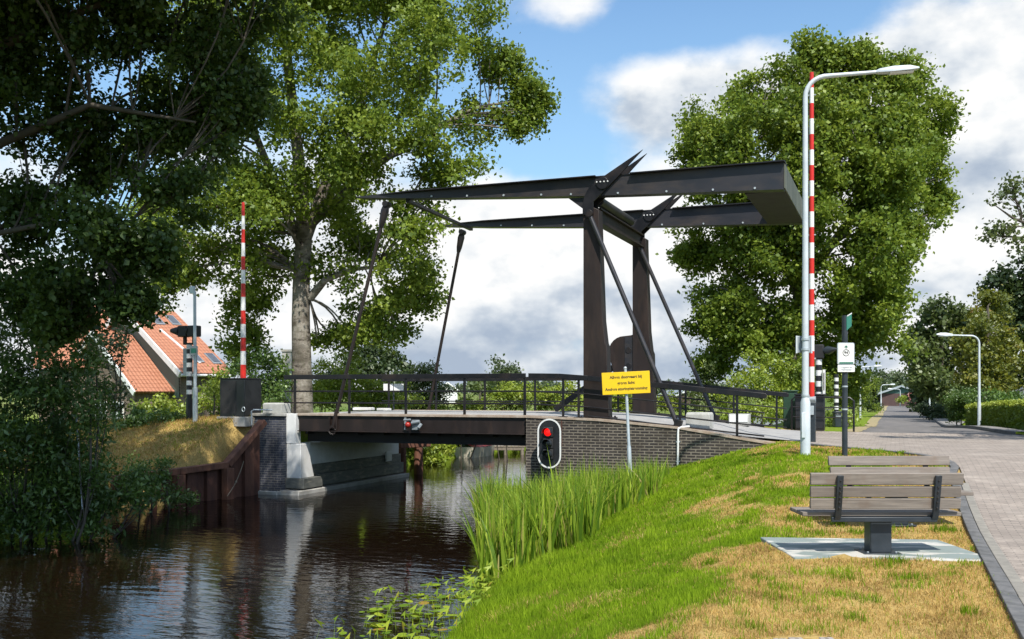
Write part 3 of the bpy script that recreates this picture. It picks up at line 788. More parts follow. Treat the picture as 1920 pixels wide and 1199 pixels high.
m = MB(); m.box((-7.70, .58, -.80), (-7.28, 6.34, -.502)); m.prism([(-.24, -1.16), (.80, -1.16), (.78, -.863), (-.24, -.863)], -7.70, -7.06, 's'); m.box((-7.70, .80, -1.16), (-7.20, 6.4, -.803))
m.build('waterline_band', 'concrete_wet', la, .01)
m = MB(); m.box((-9.1, -.68, -2.3), (-7.70, -.50, -1.22)); m.prism([(-.70, -2.3), (6.5, -2.3), (6.5, -1.20), (.85, -1.20), (-.55, -1.20)], -7.70, -7.02, 's'); m.build('footing', 'concrete', la, .02)
m = MB(); m.box((-7.24, 5.1, -.70), (-7.195, 5.5, -.38)); m.build('depth_gauge', 'white_paint', la)

la.location = (la.location.x + U[0]*.13, la.location.y + U[1]*.13, la.location.z)
def sheet_pile(name, label, cap, zs, base, flip=1):
    t = thing(name, label, 'bank wall', base)
    m = MB()
    for i in range(len(cap)-1):
        (s0, w0, z0), (s1, w1, z1) = cap[i], cap[i+1]; m.beam((s0, w0, z0), (s1, w1, z1), .26, .17)
    m.build('cap_beam', 'rust_light', t, .015)
    m = MB(); d = 0
    for i in range(len(cap)-1):
        (s0, w0, z0), (s1, w1, z1) = cap[i], cap[i+1]; L = math.dist((s0, w0), (s1, w1)); n = max(2, int(L/.3))
        for k in range(n):
            a, b = k/n, (k+1)/n; o = .12 if d % 2 else 0; d += 1
            q = lambda f, oo: (s0 + (s1-s0)*f + oo*flip - .06*flip, w0 + (w1-w0)*f)
            A, B = q(a, o - .06), q(b, o - .06); za, zb = z0 + (z1-z0)*a - .06, z0 + (z1-z0)*b - .06
            m.quad((*A, -2.4), (*B, -2.4), (*B, zb), (*A, za))
            if k < n-1:
                o2 = .12 if d % 2 else 0; C2 = q(b, o2 - .06); m.quad((*B, -2.4), (*C2, -2.4), (*C2, zb), (*B, zb))
    m.build('sheet_panel', 'rust', t, smooth=False)
    m = MB()
    for (s0, w0, z0) in cap[1:-1]: m.box((s0 - .02, w0 - .2, -2.4), (s0 + .16*flip + .02, w0 + .12, z0 - .09))
    if m.v: m.build('pile', 'rust_light', t, .01)
    return t
sheet_pile('sheet_pile_wall', 'rust brown steel sheet pile wall holding the dry left bank', [(-8.08, -.62, .82), (-8.30, -2.05, -.36), (-8.72, -3.6, -.44), (-9.2, -5.4, -.50)], None, (-7.8, -2, WATER))
t = thing('mooring_fender', 'rust brown timber fender beyond the concrete abutment, standing in the water', 'fender', (-7.2, 6.9, WATER))
m = MB(); m.beam((-7.35, 6.55, -.20), (-6.9, 8.1, -.20), .22, .26); m.build('waling', 'rust_light', t, .015)
for w_, s_ in ((6.65, -7.28), (7.5, -7.03)):
    m = MB(); m.tube([(s_, w_, -2.2), (s_, w_, -.34)], .17, 10); m.build('pile', 'rust_light', t)

# ================================================================== DRAWBRIDGE
WF = 6.05                                   # far side of the deck
br = thing('drawbridge', 'black steel lifting bridge with two towers and overhead balance beams spanning the canal', 'drawbridge', (0, 0, 1.0))
m = MB(); m.box((-7.22, .12, .985), (-.04, WF-.1, 1.05)); m.build('deck', 'approach', br)
m = MB(); m.box((-7.24, -.10, .995), (-.03, .118, 1.065)); m.box((-7.24, WF-.098, .995), (-.03, WF+.08, 1.065)); m.build('deck_edge', 'deck_edge', br, .006)
for w0 in (0, WF-.06):
    m = MB(); m.box((-7.22, w0-.04, .56), (-.06, w0, .992)); m.box((-7.22, w0-.14, .535), (-.06, w0+.12, .558)); m.build('edge_beam', 'steel_brown', br, .004)
m = MB()
for w0 in (.45, 2.0, 3.9, WF-.5): m.box((-7.2, w0-.06, .24), (-.08, w0+.06, .983)); m.box((-7.2, w0-.16, .215), (-.08, w0+.16, .238))
for k in range(9): m.box((-7.1 + k*.85, .12, .45), (-7.02 + k*.85, WF-.2, .97))
m.build('girder', 'gir_dark', br)
# towers: plated columns that taper on the land side
PIV = (s_of(1130, .18), z_of(1130, 344, .18))
def column(w0, w1):
    m = MB()
    k = [(1.50, 1.0), (2.20, 1.0), (2.14, 2.9), (2.10, 3.0), (2.03, 3.6), (1.93, 6.35), (1.93, 6.55), (1.50, 6.75)]
    m.prism(k, w0, w1, 'w')
    m.box((1.40, w0-.08, .96), (2.32, w1+.08, 1.02))
    for q in (1.46, 2.26):
        for ww in (w0-.03, w1+.03): m.tube([(q, ww, 1.02), (q, ww, 1.06)], .03, 6)
    return m.build('tower_column', 'steel_brown', br, .012)
WN0, WN1 = .22, .62; WF0, WF1 = WF-.50, WF-.10
column(WN0, WN1); column(WF0, WF1)
# forked head plates on both faces of each column
_hz = [(185, 760), (185, 640), (205, 560), (250, 470), (420, 340), (830, 60), (690, 212), (600, 312), (420, 500), (300, 620), (300, 760)]
hp = [(s_of(1060 + a/5.708, .18), z_of(1060 + a/5.708, 270 + b/5.708, .18)) for a, b in _hz]
for w0, w1 in ((WN0, WN1), (WF0, WF1)):
    for a, b in ((w0-.05, w0-.003), (w1+.003, w1+.05)):
        m = MB(); m.prism(hp, a, b, 'w'); m.build('head_plate', 'steel_black', br, .006)
    m = MB(); m.tube([(PIV[0], w0-.085, PIV[1]), (PIV[0], w1+.085, PIV[1])], .165, 20); m.cur = 1
    for k in range(4): m.tube([(PIV[0]-.15+k*.10, w0-.11, PIV[1]+.03), (PIV[0]-.15+k*.10, w0-.08, PIV[1]+.03)], .022, 8)
    m.build('pivot', ['steel_black', 'white_paint'], br, .008)
    m = MB(); m.prism([(1.05, 6.93), (1.55, 6.93), (1.55, 6.55)], w0+.12, w0+.2, 'w'); m.prism([(1.05, 6.93), (1.55, 6.93), (1.55, 6.55)], w0+.26, w0+.34, 'w'); m.build('gusset', 'steel_side', br)
# balance beams: straight top, under edge sweeping up to a point at the water end
TOPZ = 7.42
def botz(s): return float(np.interp(s, [-5.36, -3.7, -1.0, 1.5, 2.6, 6.7], [7.385, 7.25, 7.09, 6.95, 6.90, 6.75]))
for side, (w0, w1) in enumerate(((WN0+.03, WN1-.03), (WF0+.03, WF1-.03))):
    m = MB(); S_ = [-5.36, -4.5, -3.5, -2.2, -1.0, .3, 1.5, 2.6, 4.0, 5.4, 6.70]
    L = []
    for s in S_:
        zb = botz(s); zt = TOPZ - .0; zm = zb + (zt - zb)*.52; i = .075*min(1, (zt-zb)/.45)
        L.append([(s, w0, zb), (s, w1, zb), (s, w1, zm), (s, w1, zt), (s, w0, zt), (s, w0, zm)])
    vs = [p for r in L for p in r]; fs = [tuple(range(5, -1, -1)), tuple(range((len(L)-1)*6, len(L)*6))]
    for i in range(len(L)-1):
        for k in range(6): fs.append((i*6+k, i*6+(k+1) % 6, (i+1)*6+(k+1) % 6, (i+1)*6+k))
    m.add(vs, fs); mbeam = m; m = MB()
    m.add([(-5.5, w0+.10, TOPZ-.01), (-5.5, w1-.10, TOPZ-.01), (-3.6, w1+.15, TOPZ+.001), (1.86, w1+.15, TOPZ+.001), (1.86, w0-.15, TOPZ+.001), (-3.6, w0-.15, TOPZ+.001)] + [(-5.5, w0+.10, TOPZ+.02), (-5.5, w1-.10, TOPZ+.02), (-3.6, w1+.15, TOPZ+.03), (1.86, w1+.15, TOPZ+.03), (1.86, w0-.15, TOPZ+.03), (-3.6, w0-.15, TOPZ+.03)], [(0,1,2,3,4,5), (11,10,9,8,7,6)] + [(i, i+6, (i+1) % 6 + 6, (i+1) % 6) for i in range(6)])
    m.box((1.863, w0-.025, TOPZ+.001), (2.797, w1+.025, TOPZ+.03)); m.box((2.80, w0-.15, TOPZ+.001), (6.74, w1+.15, TOPZ+.03))
    mflange = m; m = mbeam; m.cur = 1
    for s in (-3.0, -1.9, -.8, .3, 1.15, 2.45, 3.75, 4.95, 6.0): m.tube([(s, w0-.03, botz(s)+.05), (s, w0+.01, botz(s)+.05)], .028, 8)
    bb = m.build('balance_beam', ['steel_side', 'galv'], br); mflange.build('top_flange', 'steel_black', bb)
m = MB(); m.box((5.70, WN1-.03, 6.765), (6.70, WF0+.03, 7.40)); cw = m.build('counterweight', 'gir_dark', br, .01)
m = MB(); m.box((6.703, WN0+.05, 6.78), (6.735, WF1-.05, 7.39)); m.build('end_plate', 'weathered_green', cw, .006)
m = MB(); m.box((6.738, WF1-.30, 6.80), (6.75, WF1-.06, 7.15)); m.build('reflector', 'red_paint', cw)
# portal beam and torque tube between the towers, tie at the beam tips
m = MB(); m.box((1.62, WN1+.003, 6.27), (1.88, WF0-.003, 6.31)); m.box((1.72, WN1+.003, 6.312), (1.78, WF0-.003, 6.63)); m.box((1.62, WN1+.003, 6.632), (1.88, WF0-.003, 6.67))
m.build('portal_beam', 'steel_brown', br, .004)
m = MB(); m.tube([(1.80, WN1+.05, 6.86), (1.80, 4.1, 6.86), (1.80, 4.25, 6.86)], [.14, .14, .09], 14); m.build('torque_tube', 'steel_side', br)
m = MB(); m.beam((-3.86, WN0+.2, 7.22), (-4.16, WF0+.2, 7.22), .12, .09); m.build('tie_strut', 'steel_black', br, .006)
# hangers from the beam tips to the deck
for w0 in (WN0+.14, WF0+.22):
    wb_ = -.10 if w0 < 2 else WF+.04
    tp = np.array([-4.50, w0, 7.20]); bt = np.array([-6.02, wb_, .66]); d = bt - tp
    m = MB(); m.tube([tp + d*.10, tp + d*.93], .054, 10); hg = m.build('hanger_rod', 'steel_brown', br)
    m = MB(); m.tube([tp, tp + d*.035, tp + d*.085, tp + d*.11], [.07, .125, .10, .066], 8); m.tube([tp + np.array([0, -.14, -.05]), tp + np.array([0, .14, -.05])], .09, 10); m.build('fork_end', 'steel_black', hg, .004)
    m = MB(); p = tp + d*.93
    m.tube([p, bt], [.075, .05], 8); m.tube([bt + np.array([-.02, -.05, .02]), bt + np.array([-.02, .2, .02])], .05, 8)
    m.box((bt[0]-.14, wb_-.03, bt[2]-.14), (bt[0]-.10, wb_+.12, bt[2]+.30)); m.box((bt[0]+.10, wb_-.03, bt[2]-.14), (bt[0]+.14, wb_+.12, bt[2]+.30))
    for k in range(9):
        a = k*.7; m.tube([bt + np.array([.12*math.cos(a), -.06, .10*math.sin(a) - .08]), bt + np.array([.12*math.cos(a+.8) , -.05, .10*math.sin(a+.8) - .12])], .018, 6)
    m.build('shackle', 'steel_brown', hg)
# back stays
for w0, e in ((WN0, 0), (WF0, 1)):
    w1 = .0 if not e else WF+.02
    m = MB(); A = (1.70, w0-.10, 6.42); B = (4.10, w1 if not e else WF-.25, .82); m.tube([A, B], .062, 12); st = m.build('back_stay', 'steel_side', br)
    m = MB(); m.tube([(1.70, w0-.19, 6.44), (1.70, w0-.02, 6.44)], .10, 14); m.build('stay_pin', 'steel_black', st, .005); m = MB(); m.beam((B[0]-.03, B[1], .74), (B[0]+.03, B[1], .98), .22, .18); m.build('stay_shoe', 'steel_black', st, .005)
# drive housing on the far tower and its push rod to the deck
hs = []
for k in range(9):
    a = PI*.5 + PI*.62*k/8; hs.append((1.20 + .50*math.cos(a), 2.98 + .50*math.sin(a)))
hs = [(1.60, 3.48), (1.50, 3.52), (1.42, 3.50)] + hs + [(.86, 2.3), (1.02, 1.75), (1.60, 1.75)]
m = MB(); m.prism(hs[::-1], WF0+.05, WF0+.32, 'w'); dh = m.build('drive_housing', 'steel_brown', br, .02)
for z in (2.52, 3.02): m = MB(); m.tube([(1.36, WF0+.02, z), (1.36, WF0+.06, z)], .10, 14); m.build('bearing_cover', 'steel_black', dh, .004)
m = MB(); m.box((1.24, WF0+.035, 2.1), (1.50, WF0+.049, 3.45)); m.build('cover_strip', 'steel_side', dh)
m = MB(); m.beam((.92, WF0+.16, 2.55), (-1.15, WF0+.16, 1.10), .13, .17); m.beam((.92, WF0+.16, 2.62), (1.2, WF0+.16, 2.8), .10, .10); m.build('push_rod', 'steel_black', br, .005)
# railings on the deck
def railing(parent, w0, sa, sb, posts, zt, zr, big=.135):
    m = MB(); n = 8; S_ = np.linspace(sa, sb, n)
    for a, b in zip(S_[:-1], S_[1:]): m.beam((a, w0, zt(a)), (b, w0, zt(b)), .075, big)
    if big > .1: pass
    r = m.build('handrail', 'steel_black', parent, .008)
    for f in zr:
        m = MB()
        for a, b in zip(S_[:-1], S_[1:]): m.tube([(a, w0, zt(a) - f), (b, w0, zt(b) - f)], .022, 8, True)
        m.build('rail', 'steel_black', parent)
    for s in posts:
        m = MB(); m.box((s-.035, w0-.02, zt(s)-1.12), (s+.035, w0+.02, zt(s)-.05)); m.box((s-.10, w0-.05, zt(s)-1.13), (s+.10, w0+.05, zt(s)-1.112)); m.build('post', 'steel_black', parent, .004)
deckrail = lambda s: 2.135 - .0 * s
near_posts = [s_of(p, -.02) for p in (553, 655, 761, 871, 984)]
railing(br, -.02, -7.75, -.06, near_posts, deckrail, (.42, .76))
railing(br, WF+.0, -7.75, -.06, [s - .1 for s in near_posts], deckrail, (.42, .76))
# lantern on the deck edge
ln = MB(); sL = s_of(766, -.2); zL = z_of(766, 797, -.2)
ln.ball((sL, -.24, zL), .085, 12, 8); lo_ = ln.build('lantern', 'lens_red', br)
m = MB(); m.box((sL-.16, -.16, zL-.15), (sL-.11, -.10, zL+.20)); m.tube([(sL+.12, -.25, zL+.05), (sL+.36, -.22, zL+.10)], .05, 8); m.box((sL+.10, -.2, zL-.14), (sL+.30, -.10, zL+.14)); m.tube([(sL-.12, -.26, zL+.13), (sL+.1, -.26, zL+.15)], .03, 6); m.tube([(sL+.34, -.26, zL-.08), (sL+.40, -.2, zL+.03)], .05, 6); m.build('lantern_bracket', 'sign_back', lo_, .004)

# ------------------------------------------------------------------ fixed railings beside the approach
def approach_railing(label, w0, sa, sb, posts, thin_to):
    t = thing('approach_railing', label, 'railing', (sa, w0, hroad(sa)), group='railings along the approach road')
    zt = lambda s: float(np.interp(s, [0, .9, 1.7, 6.4, 8.0], [2.135, 2.12, 2.06, 1.585, 1.50]))
    m = MB(); pts = [0.03, .9, 1.7, 3.3, 4.8, sb]
    for a, b in zip(pts[:-1], pts[1:]): m.beam((a, w0, zt(a)), (b, w0, zt(b)), .075, .135)
    m.tube([(sb, w0-.037, zt(sb)), (sb, w0+.037, zt(sb))], .067, 14); m.build('handrail', 'steel_black', t, .008)
    for f in (.42, .76, 1.0):
        m = MB(); pp = [.03 if f < .9 else 1.7, 1.7, 3.3, 4.8, sb]
        if f > .9: pp = pp[1:]
        m.tube([(a, w0, zt(a)-f) for a in pp], .020, 8); m.build('rail', 'steel_black', t)
    for s in posts:
        zb = wall_top(s) + .06 if w0 < 1 else hroad(s); m = MB(); m.box((s-.03, w0-.02, zb), (s+.03, w0+.02, zt(s)-.06)); m.box((s-.12, w0-.05, zb), (s+.12, w0+.05, zb+.02)); m.build('post', 'steel_black', t, .004)
    return t
approach_railing('black railing on the near brick wall, sloping down towards the lamp post', -.02, .03, s_of(1433, -.02), [s_of(p, -.02) for p in (1056, 1085, 1275, 1382)], 0)
approach_railing('black railing on the far side of the approach road, behind the rear tower', WF, .03, 6.2, [.9, 1.4, 3.1, 4.6, 5.9], 0)
t = thing('railing_loop', 'thin black hoop railing between the far approach railing and the green cabinet', 'railing', (6.3, WF+.6, hroad(7)))
m = MB(); zt = 1.55; m.tube([(6.3, WF+.5, .45), (6.3, WF+.5, zt-.1), (6.4, WF+.5, zt), (8.0, WF+.5, zt-.03), (8.12, WF+.5, zt-.13), (8.12, WF+.5, .44)], .03, 8); m.build('hoop', 'steel_black', t)
for f in (.32, .62): m = MB(); m.tube([(6.3, WF+.5, zt-f), (8.12, WF+.5, zt-f-.02)], .018, 8); m.build('rail', 'steel_black', t)

# concrete blocks and boxes on the road edges
def block(label, s, w, z, d, mat='conc_block', name='concrete_block', group='concrete blocks by the bridge ends'):
    m = MB(); a, b, c = d; ch = .03
    m.box((s-a/2, w-b/2, z), (s+a/2, w+b/2, z+c*.86)); m.add([(s-a/2, w-b/2, z+c*.86), (s+a/2, w-b/2, z+c*.86), (s+a/2, w+b/2, z+c*.86), (s-a/2, w+b/2, z+c*.86), (s-a/2+ch, w-b/2+ch, z+c), (s+a/2-ch, w-b/2+ch, z+c), (s+a/2-ch, w+b/2-ch, z+c), (s-a/2+ch, w+b/2-ch, z+c)], [(4,5,6,7),(0,1,5,4),(1,2,6,5),(2,3,7,6),(3,0,4,7)])
    return solo(m, name, mat, label, 'concrete block', (s, w, z), group=group, bevel=.012)
block('grey concrete block on the left brick wing beside the black barrier box', s_of(519, .1), .1, 1.057, (.66, .5, .31))
block('large grey concrete block on the right approach, behind the foot of the near stay', s_of(1312, .9), .9, hroad(4.6)+.015, (.62, .62, .42))
block('flat pale kerb block on the far deck edge, left of the white sign board', s_of(682, 5.4), 5.4, 1.052, (.72, .3, .10), 'concrete_pale')
block('small pale kerb block on the far deck edge, under the white sign board', s_of(720, 5.3), 5.3, 1.052, (.42, .3, .08), 'concrete_pale')
t = thing('marker_box', 'low grey box with a white front plate at the foot of the rear stay', 'marker box', (s_of(1387, 5.2), 5.2, hroad(5)))
s0 = s_of(1387, 5.2); m = MB(); m.box((s0-.30, 4.95, hroad(s0)), (s0+.30, 5.4, hroad(s0)+.36)); m.build('housing', 'conc_block', t, .02); m = MB(); m.box((s0-.27, 4.935, hroad(s0)+.12), (s0+.27, 4.948, hroad(s0)+.34)); m.build('front_plate', 'white_paint', t)

# ================================================================== STREET FURNITURE
def striped_boom(m, p0, h, r0, r1, n, first=1, offs=0):
    for k in range(n):
        a, b = k/n, (k+1)/n; m.cur = (k + first) % 2
        m.tube([(p0[0], p0[1], p0[2] + h*a), (p0[0], p0[1], p0[2] + h*b)], [r0 + (r1-r0)*a, r0 + (r1-r0)*b], 14, True)
# left barrier
sB, wB = s_of(456, -.2), -.2; zB = .96
t = thing('barrier_gate', 'raised red and white barrier boom on a black box on the left bank', 'road barrier', (sB, wB, zB), group='raised bridge barriers')
m = MB(); m.box((sB-.53, wB-.42, zB), (sB+.36, wB+.42, zB+1.12)); m.box((sB-.55, wB-.44, zB+1.122), (sB+.38, wB+.44, zB+1.15)); hb = m.build('drive_box', 'black_paint', t, .012)
m = MB(); m.box((sB-.48, wB-.432, zB+.08), (sB+.05, wB-.42, zB+1.06)); m.box((sB-.20, wB-.437, zB+.8), (sB-.16, wB-.43, zB+.84)); m.build('box_door', 'black_matte', hb)
m = MB(); m.tube([(sB+.33+.05*math.cos(2*PI*k/12), wB-.44, zB+.22+.07*math.sin(2*PI*k/12)) for k in range(13)], .012, 6); m.build('ring', 'galv', hb)
m = MB(); m.box((sB-.6, wB-.5, zB-.3), (sB+.42, wB+.5, zB-.003)); m.build('plinth', 'concrete', t, .02)
m = MB(); striped_boom(m, (sB, wB, zB+1.15), z_of(456, 380, wB)-zB-1.15, .088, .045, 13, 1); m.build('boom', ['white_paint', 'red_paint'], t)
# right barrier
sB, wB = s_of(1522, .1), .1; zB = float(land(sB, wB))
t = thing('barrier_gate', 'tall raised red and white barrier boom right behind the tall street lamp', 'road barrier', (sB, wB, zB), group='raised bridge barriers')
z0 = z_of(1522, 746, wB)
m = MB(); m.box((sB-.07, wB-.12, zB-.1), (sB+.09, wB+.14, z0-.12)); m.build('post', 'post_dark', t, .01)
m = MB(); m.box((sB-.09, wB-.16, z0-.42), (sB+.06, wB-.122, z0-.20)); m.build('sticker_plate', 'galv', t, .004)
m = MB(); m.tube([(sB-.1, wB-.05, z0-.05), (sB+.1, wB-.05, z0-.05)], .09, 12); m.box((sB-.09, wB-.12, z0-.12), (sB+.09, wB+.06, z0)); m.build('pivot_housing', 'sign_back', t, .008)
m = MB(); striped_boom(m, (sB, wB-.03, z0), z_of(1522, 137, wB)-z0, .068, .05, 21, 1); bo = m.build('boom', ['white_paint', 'red_paint'], t)
for f in (.12, .5, .93):
    m = MB(); zz = z0 + f*(z_of(1522, 137, wB)-z0); m.tube([(sB-.10, wB-.03, zz), (sB+.10, wB-.03, zz)], .018, 6); m.build('light_stub', 'galv', bo)
# cabinets on the far side of the approach road
def cabinet(label, x, w, z, d, mat, door):
    t = thing('utility_cabinet', label, 'cabinet', (x, w, z), group='cabinets by the barrier')
    a, b, c = d; m = MB(); m.box((x-a/2, w-b/2, z+.06), (x+a/2, w+b/2, z+c)); m.build('body', mat, t, .015)
    m = MB(); m.box((x-a/2-.03, w-b/2-.03, z+c+.002), (x+a/2+.03, w+b/2+.03, z+c+.05)); m.build('roof', mat, t, .015)
    m = MB(); m.box((x-a/2+.02, w-b/2+.02, z-.2), (x+a/2-.02, w+b/2-.02, z+.058)); m.build('plinth', 'concrete', t)
    m = MB()
    for k in range(door): q = x-a/2 + a*(k+.5)/door; h = a/door/2-.02; m.box((q-h, w-b/2-.014, z+.12), (q+h, w-b/2-.001, z+c-.05))
    dr = m.build('door', mat, t, .004); m = MB(); m.box((x+.06, w-b/2-.035, z+c*.5), (x+.10, w-b/2-.015, z+c*.5+.16)); m.build('handle', 'galv', dr)
wc = 7.4
wc = 6.9
cabinet('black steel cabinet right behind the barrier post', s_of(1519, wc), wc, .45, (.86, .55, 1.14), 'black_paint', 2)
wc = 7.6
cabinet('dark green cabinet left of the black cabinet', s_of(1482, wc), wc, .45, (.40, .5, 1.25), 'cabinet_green', 1)

# black and white signal posts with warning lights
def bw_post(m, s, w, z, h, r, n):
    for k in range(n):
        m.cur = k % 2; m.tube([(s, w, z + h*k/n), (s, w, z + h*(k+1)/n)], r, 12, True)
def signal_post(label, s, w, z, h, horn, face, plate):
    t = thing('bridge_signal', label, 'traffic signal', (s, w, z), group='black and white banded signal posts')
    m = MB(); bw_post(m, s, w, z + h*.27, h*.73, .085, 12); m.build('banded_pole', ['black_paint', 'white_paint'], t)
    m = MB(); m.tube([(s, w, z-.1), (s, w, z + h*.27)], .10, 12); m.build('pole_foot', 'black_paint', t)
    zt = z + h
    m = MB(); m.box((s-.20, w-.05, zt), (s+.24, w+.05, zt+.06)); m.box((s-.2, w-.05, zt), (s-.12, w+.05, zt+.32)); m.box((s+.14, w-.05, zt), (s+.22, w+.05, zt+.32)); m.build('yoke', 'black_matte', t, .006)
    for q in (-.18, .18):
        m = MB(); m.box((s+q-.165, w-.14, zt+.24), (s+q+.165, w+.14, zt+.58)); lh = m.build('lamp_head', 'black_matte', t, .03)
        m = MB(); m.tube([(s+q-.17*horn, w-.02, zt+.42), (s+q-.46*horn, w-.06, zt+.44)], [.15, .06], 12, False); m.build('hood', 'black_matte', lh)
    if plate:
        m = MB(); m.box((s-.32, w+.10, zt-.92), (s+.02, w+.13, zt-.10)); m.box((s+.16, w-.02, zt-1.0), (s+.20, w+.12, zt-.1)); p = m.build('back_plate', 'sign_back', t, .004)
        m = MB(); m.box((s-.33, w+.09, zt-.53), (s+.03, w+.097, zt-.50)); m.build('bracket', 'galv', p)
    return t
sS = s_of(355, -.5)
signal_post('black and white banded bridge signal on the left bank in front of the orange roof', sS, -.5, float(land(sS, -.5)), 2.26, 1, 0, True)
# signal with bell hood behind the right barrier
sS, wS = s_of(1535, 7.7), 7.7; zS = .45
t = thing('bridge_signal', 'black and white banded post with a dark hooded lamp, rising behind the black cabinet', 'traffic signal', (sS, wS, zS), group='black and white banded signal posts')
m = MB(); bw_post(m, sS, wS, zS+.9, 1.55, .10, 9); m.build('banded_pole', ['black_paint', 'white_paint'], t)
m = MB(); m.tube([(sS, wS, zS-.1), (sS, wS, zS+.9)], .11, 12); m.build('pole_foot', 'black_paint', t)
m = MB(); m.box((sS-.16, wS-.14, zS+2.3), (sS+.16, wS+.14, zS+2.75)); lh = m.build('lamp_head', 'black_matte', t, .03)
m = MB(); m.tube([(sS+.15, wS-.05, zS+2.54), (sS+.30, wS-.1, zS+2.56), (sS+.58, wS-.2, zS+2.60)], [.09, .14, .02], 12); m.build('hood', 'post_dark', lh)
m = MB(); m.box((sS+.13, wS-.16, zS+1.18), (sS+.21, wS-.06, zS+1.95)); pl = m.build('side_plate', 'white_paint', t, .004)
m = MB(); m.box((sS+.155, wS-.166, zS+1.3), (sS+.185, wS-.161, zS+1.85)); m.build('mark', 'ink', pl)
# striped marker post with a bin
xS, yS = P(1568, 790, 38.0)[:2]; zS = gz(xS, yS)
t = thing('banded_post', 'slim black and white banded post beside the dark litter bin on the verge', 'marker post', (xS, yS, zS), 'W')
m = MB(); bw_post(m, xS, yS, zS, P(0, 702, 38)[2]-zS, .085, 15); m.build('banded_pole', ['black_paint', 'white_paint'], t)
xS, yS = P(1569, 800, 37.2)[:2]; zS = gz(xS, yS)
t = thing('litter_bin', 'dark grey litter bin at the foot of the slim banded post', 'litter bin', (xS, yS, zS), 'W')
m = MB(); m.box((xS-.12, yS-.15, zS), (xS+.14, yS+.15, zS+.52)); m.build('body', 'post_dark', t, .03); m = MB(); m.box((xS-.08, yS-.156, zS+.36), (xS+.10, yS-.15, zS+.44)); m.build('slot', 'sign_back', t)
m = MB(); m.prism([(xS-.14, zS+.523), (xS+.16, zS+.523), (xS+.13, zS+.60), (xS-.11, zS+.60)], yS-.17, yS+.17, 'w'); m.build('lid', 'post_dark', t, .02)

# galvanised pole with signs seen from behind, left bank
sG = s_of(366, -.9); zG = float(land(sG, -.9))
t = thing('sign_pole', 'thin galvanised pole with a small green street sign, beside the left banded signal', 'sign pole', (sG, -.9, zG))
m = MB(); m.tube([(sG, -.9, zG-.1), (sG, -.9, zG+1.0), (sG, -.9, zG+1.02), (sG-.02, -.9, zG+3.9)], [.075, .075, .05, .045], 12); m.build('pole', 'galv', t)
m = MB(); m.box((sG-.10, -1.02, zG+1.98), (sG+.17, -.99, zG+2.26)); sp = m.build('name_plate', 'sign_back', t, .004)
m = MB(); m.box((sG-.06, -1.028, zG+2.05), (sG+.13, -1.021, zG+2.19)); m.build('panel', 'sign_green', sp)
m = MB(); m.box((sG-.2, -.93, zG+3.84), (sG-.02, -.85, zG+4.06)); m.build('lamp_head', 'galv', t, .02)

# main street lamp on the bank
xL, yL = P(1510, 853, 19.8)[:2]; zL = gz(xL, yL) 
def lamp(label, x, y, z, h, arm, rlow, rtop, lowh, adir, group, head=.75, panel=False):
    t = thing('street_lamp', label, 'street lamp', (x, y, z), 'W', group)
    ad = np.array([math.cos(adir), math.sin(adir), 0]); b = np.array([x, y, z])
    m = MB(); m.tube([b - [0, 0, .2], b + [0, 0, lowh], b + [0, 0, lowh + .10]], [rlow, rlow, rtop*1.25], 16, False)
    R = .40*min(1, arm/1.4); top = h - .0
    pts = [b + [0, 0, lowh + .10], b + [0, 0, h*.62], b + [0, 0, top - R]]; rad = [rtop*1.25, rtop*1.05, rtop*.9]
    for k in range(1, 7):
        a = k/6*PI/2*.94; pts.append(b + [0, 0, top - R] + ad*R*(1 - math.cos(a)) + np.array([0, 0, R*math.sin(a)])); rad.append(rtop*.85)
    e = pts[-1]; tip = e + ad*(arm - R) + np.array([0, 0, .035*(arm-R)]); pts += [e + (tip - e)*.5, tip]; rad += [rtop*.72, rtop*.6]
    m.tube(pts, rad, 14, False); m.build('pole', 'lamp_grey', t)
    hw = head*.13; q = np.cross([0, 0, 1], ad); m = MB(); pr = [(-.10, .35, .03), (0.0, .8, .055), (.35, 1.0, .075), (.75, .9, .065), (1.0, .35, .02)]
    vs = []
    for f, wd, hh in pr:
        c = tip + ad*head*f + np.array([0, 0, .05*head*f])
        for a, u in ((-1, -.6), (1, -.6), (1, .15), (.55, 1.0), (-.55, 1.0), (-1, .15)): vs.append(c + q*a*wd*hw + np.array([0, 0, u*hh*max(1, head)]))
    n = len(pr); fs = [tuple(range(6)), tuple(range((n-1)*6+5, (n-1)*6-1, -1))] + [(i*6+k, (i+1)*6+k, (i+1)*6+(k+1) % 6, i*6+(k+1) % 6) for i in range(n-1) for k in range(6)]
    m.add(vs, fs); lu = m.build('luminaire', 'lamp_grey', t, .006)
    m = MB(); c0, c1 = tip + ad*head*.25, tip + ad*head*.85; u_ = np.array([0, 0, -.6*.066*max(1, head) - .012 + .02])
    m.add([c0 - q*hw*.8 + u_, c0 + q*hw*.8 + u_, c1 + q*hw*.7 + u_*.8, c1 - q*hw*.7 + u_*.8, c0 - q*hw*.5 + u_ - [0, 0, .03], c0 + q*hw*.5 + u_ - [0, 0, .03], c1 + q*hw*.4 + u_ - [0, 0, .02], c1 - q*hw*.4 + u_ - [0, 0, .02]], [(0,1,5,4),(1,2,6,5),(2,3,7,6),(3,0,4,7),(4,5,6,7)]); m.build('lens', 'lens_lamp', lu)
    return t, b
t, b = lamp('tall grey street lamp on the grass bank in front of the red and white boom', xL, yL, zL, CAMZ + 590/F0*yL - zL, 1.45, .098, .055, 1.05, -.16, 'street lamps', .74)
m = MB(); m.box((b[0]-.105, b[1]-.112, b[2]+.35), (b[0]-.03, b[1]-.085, b[2]+.85)); m.build('hatch', 'lamp_grey', t, .006)
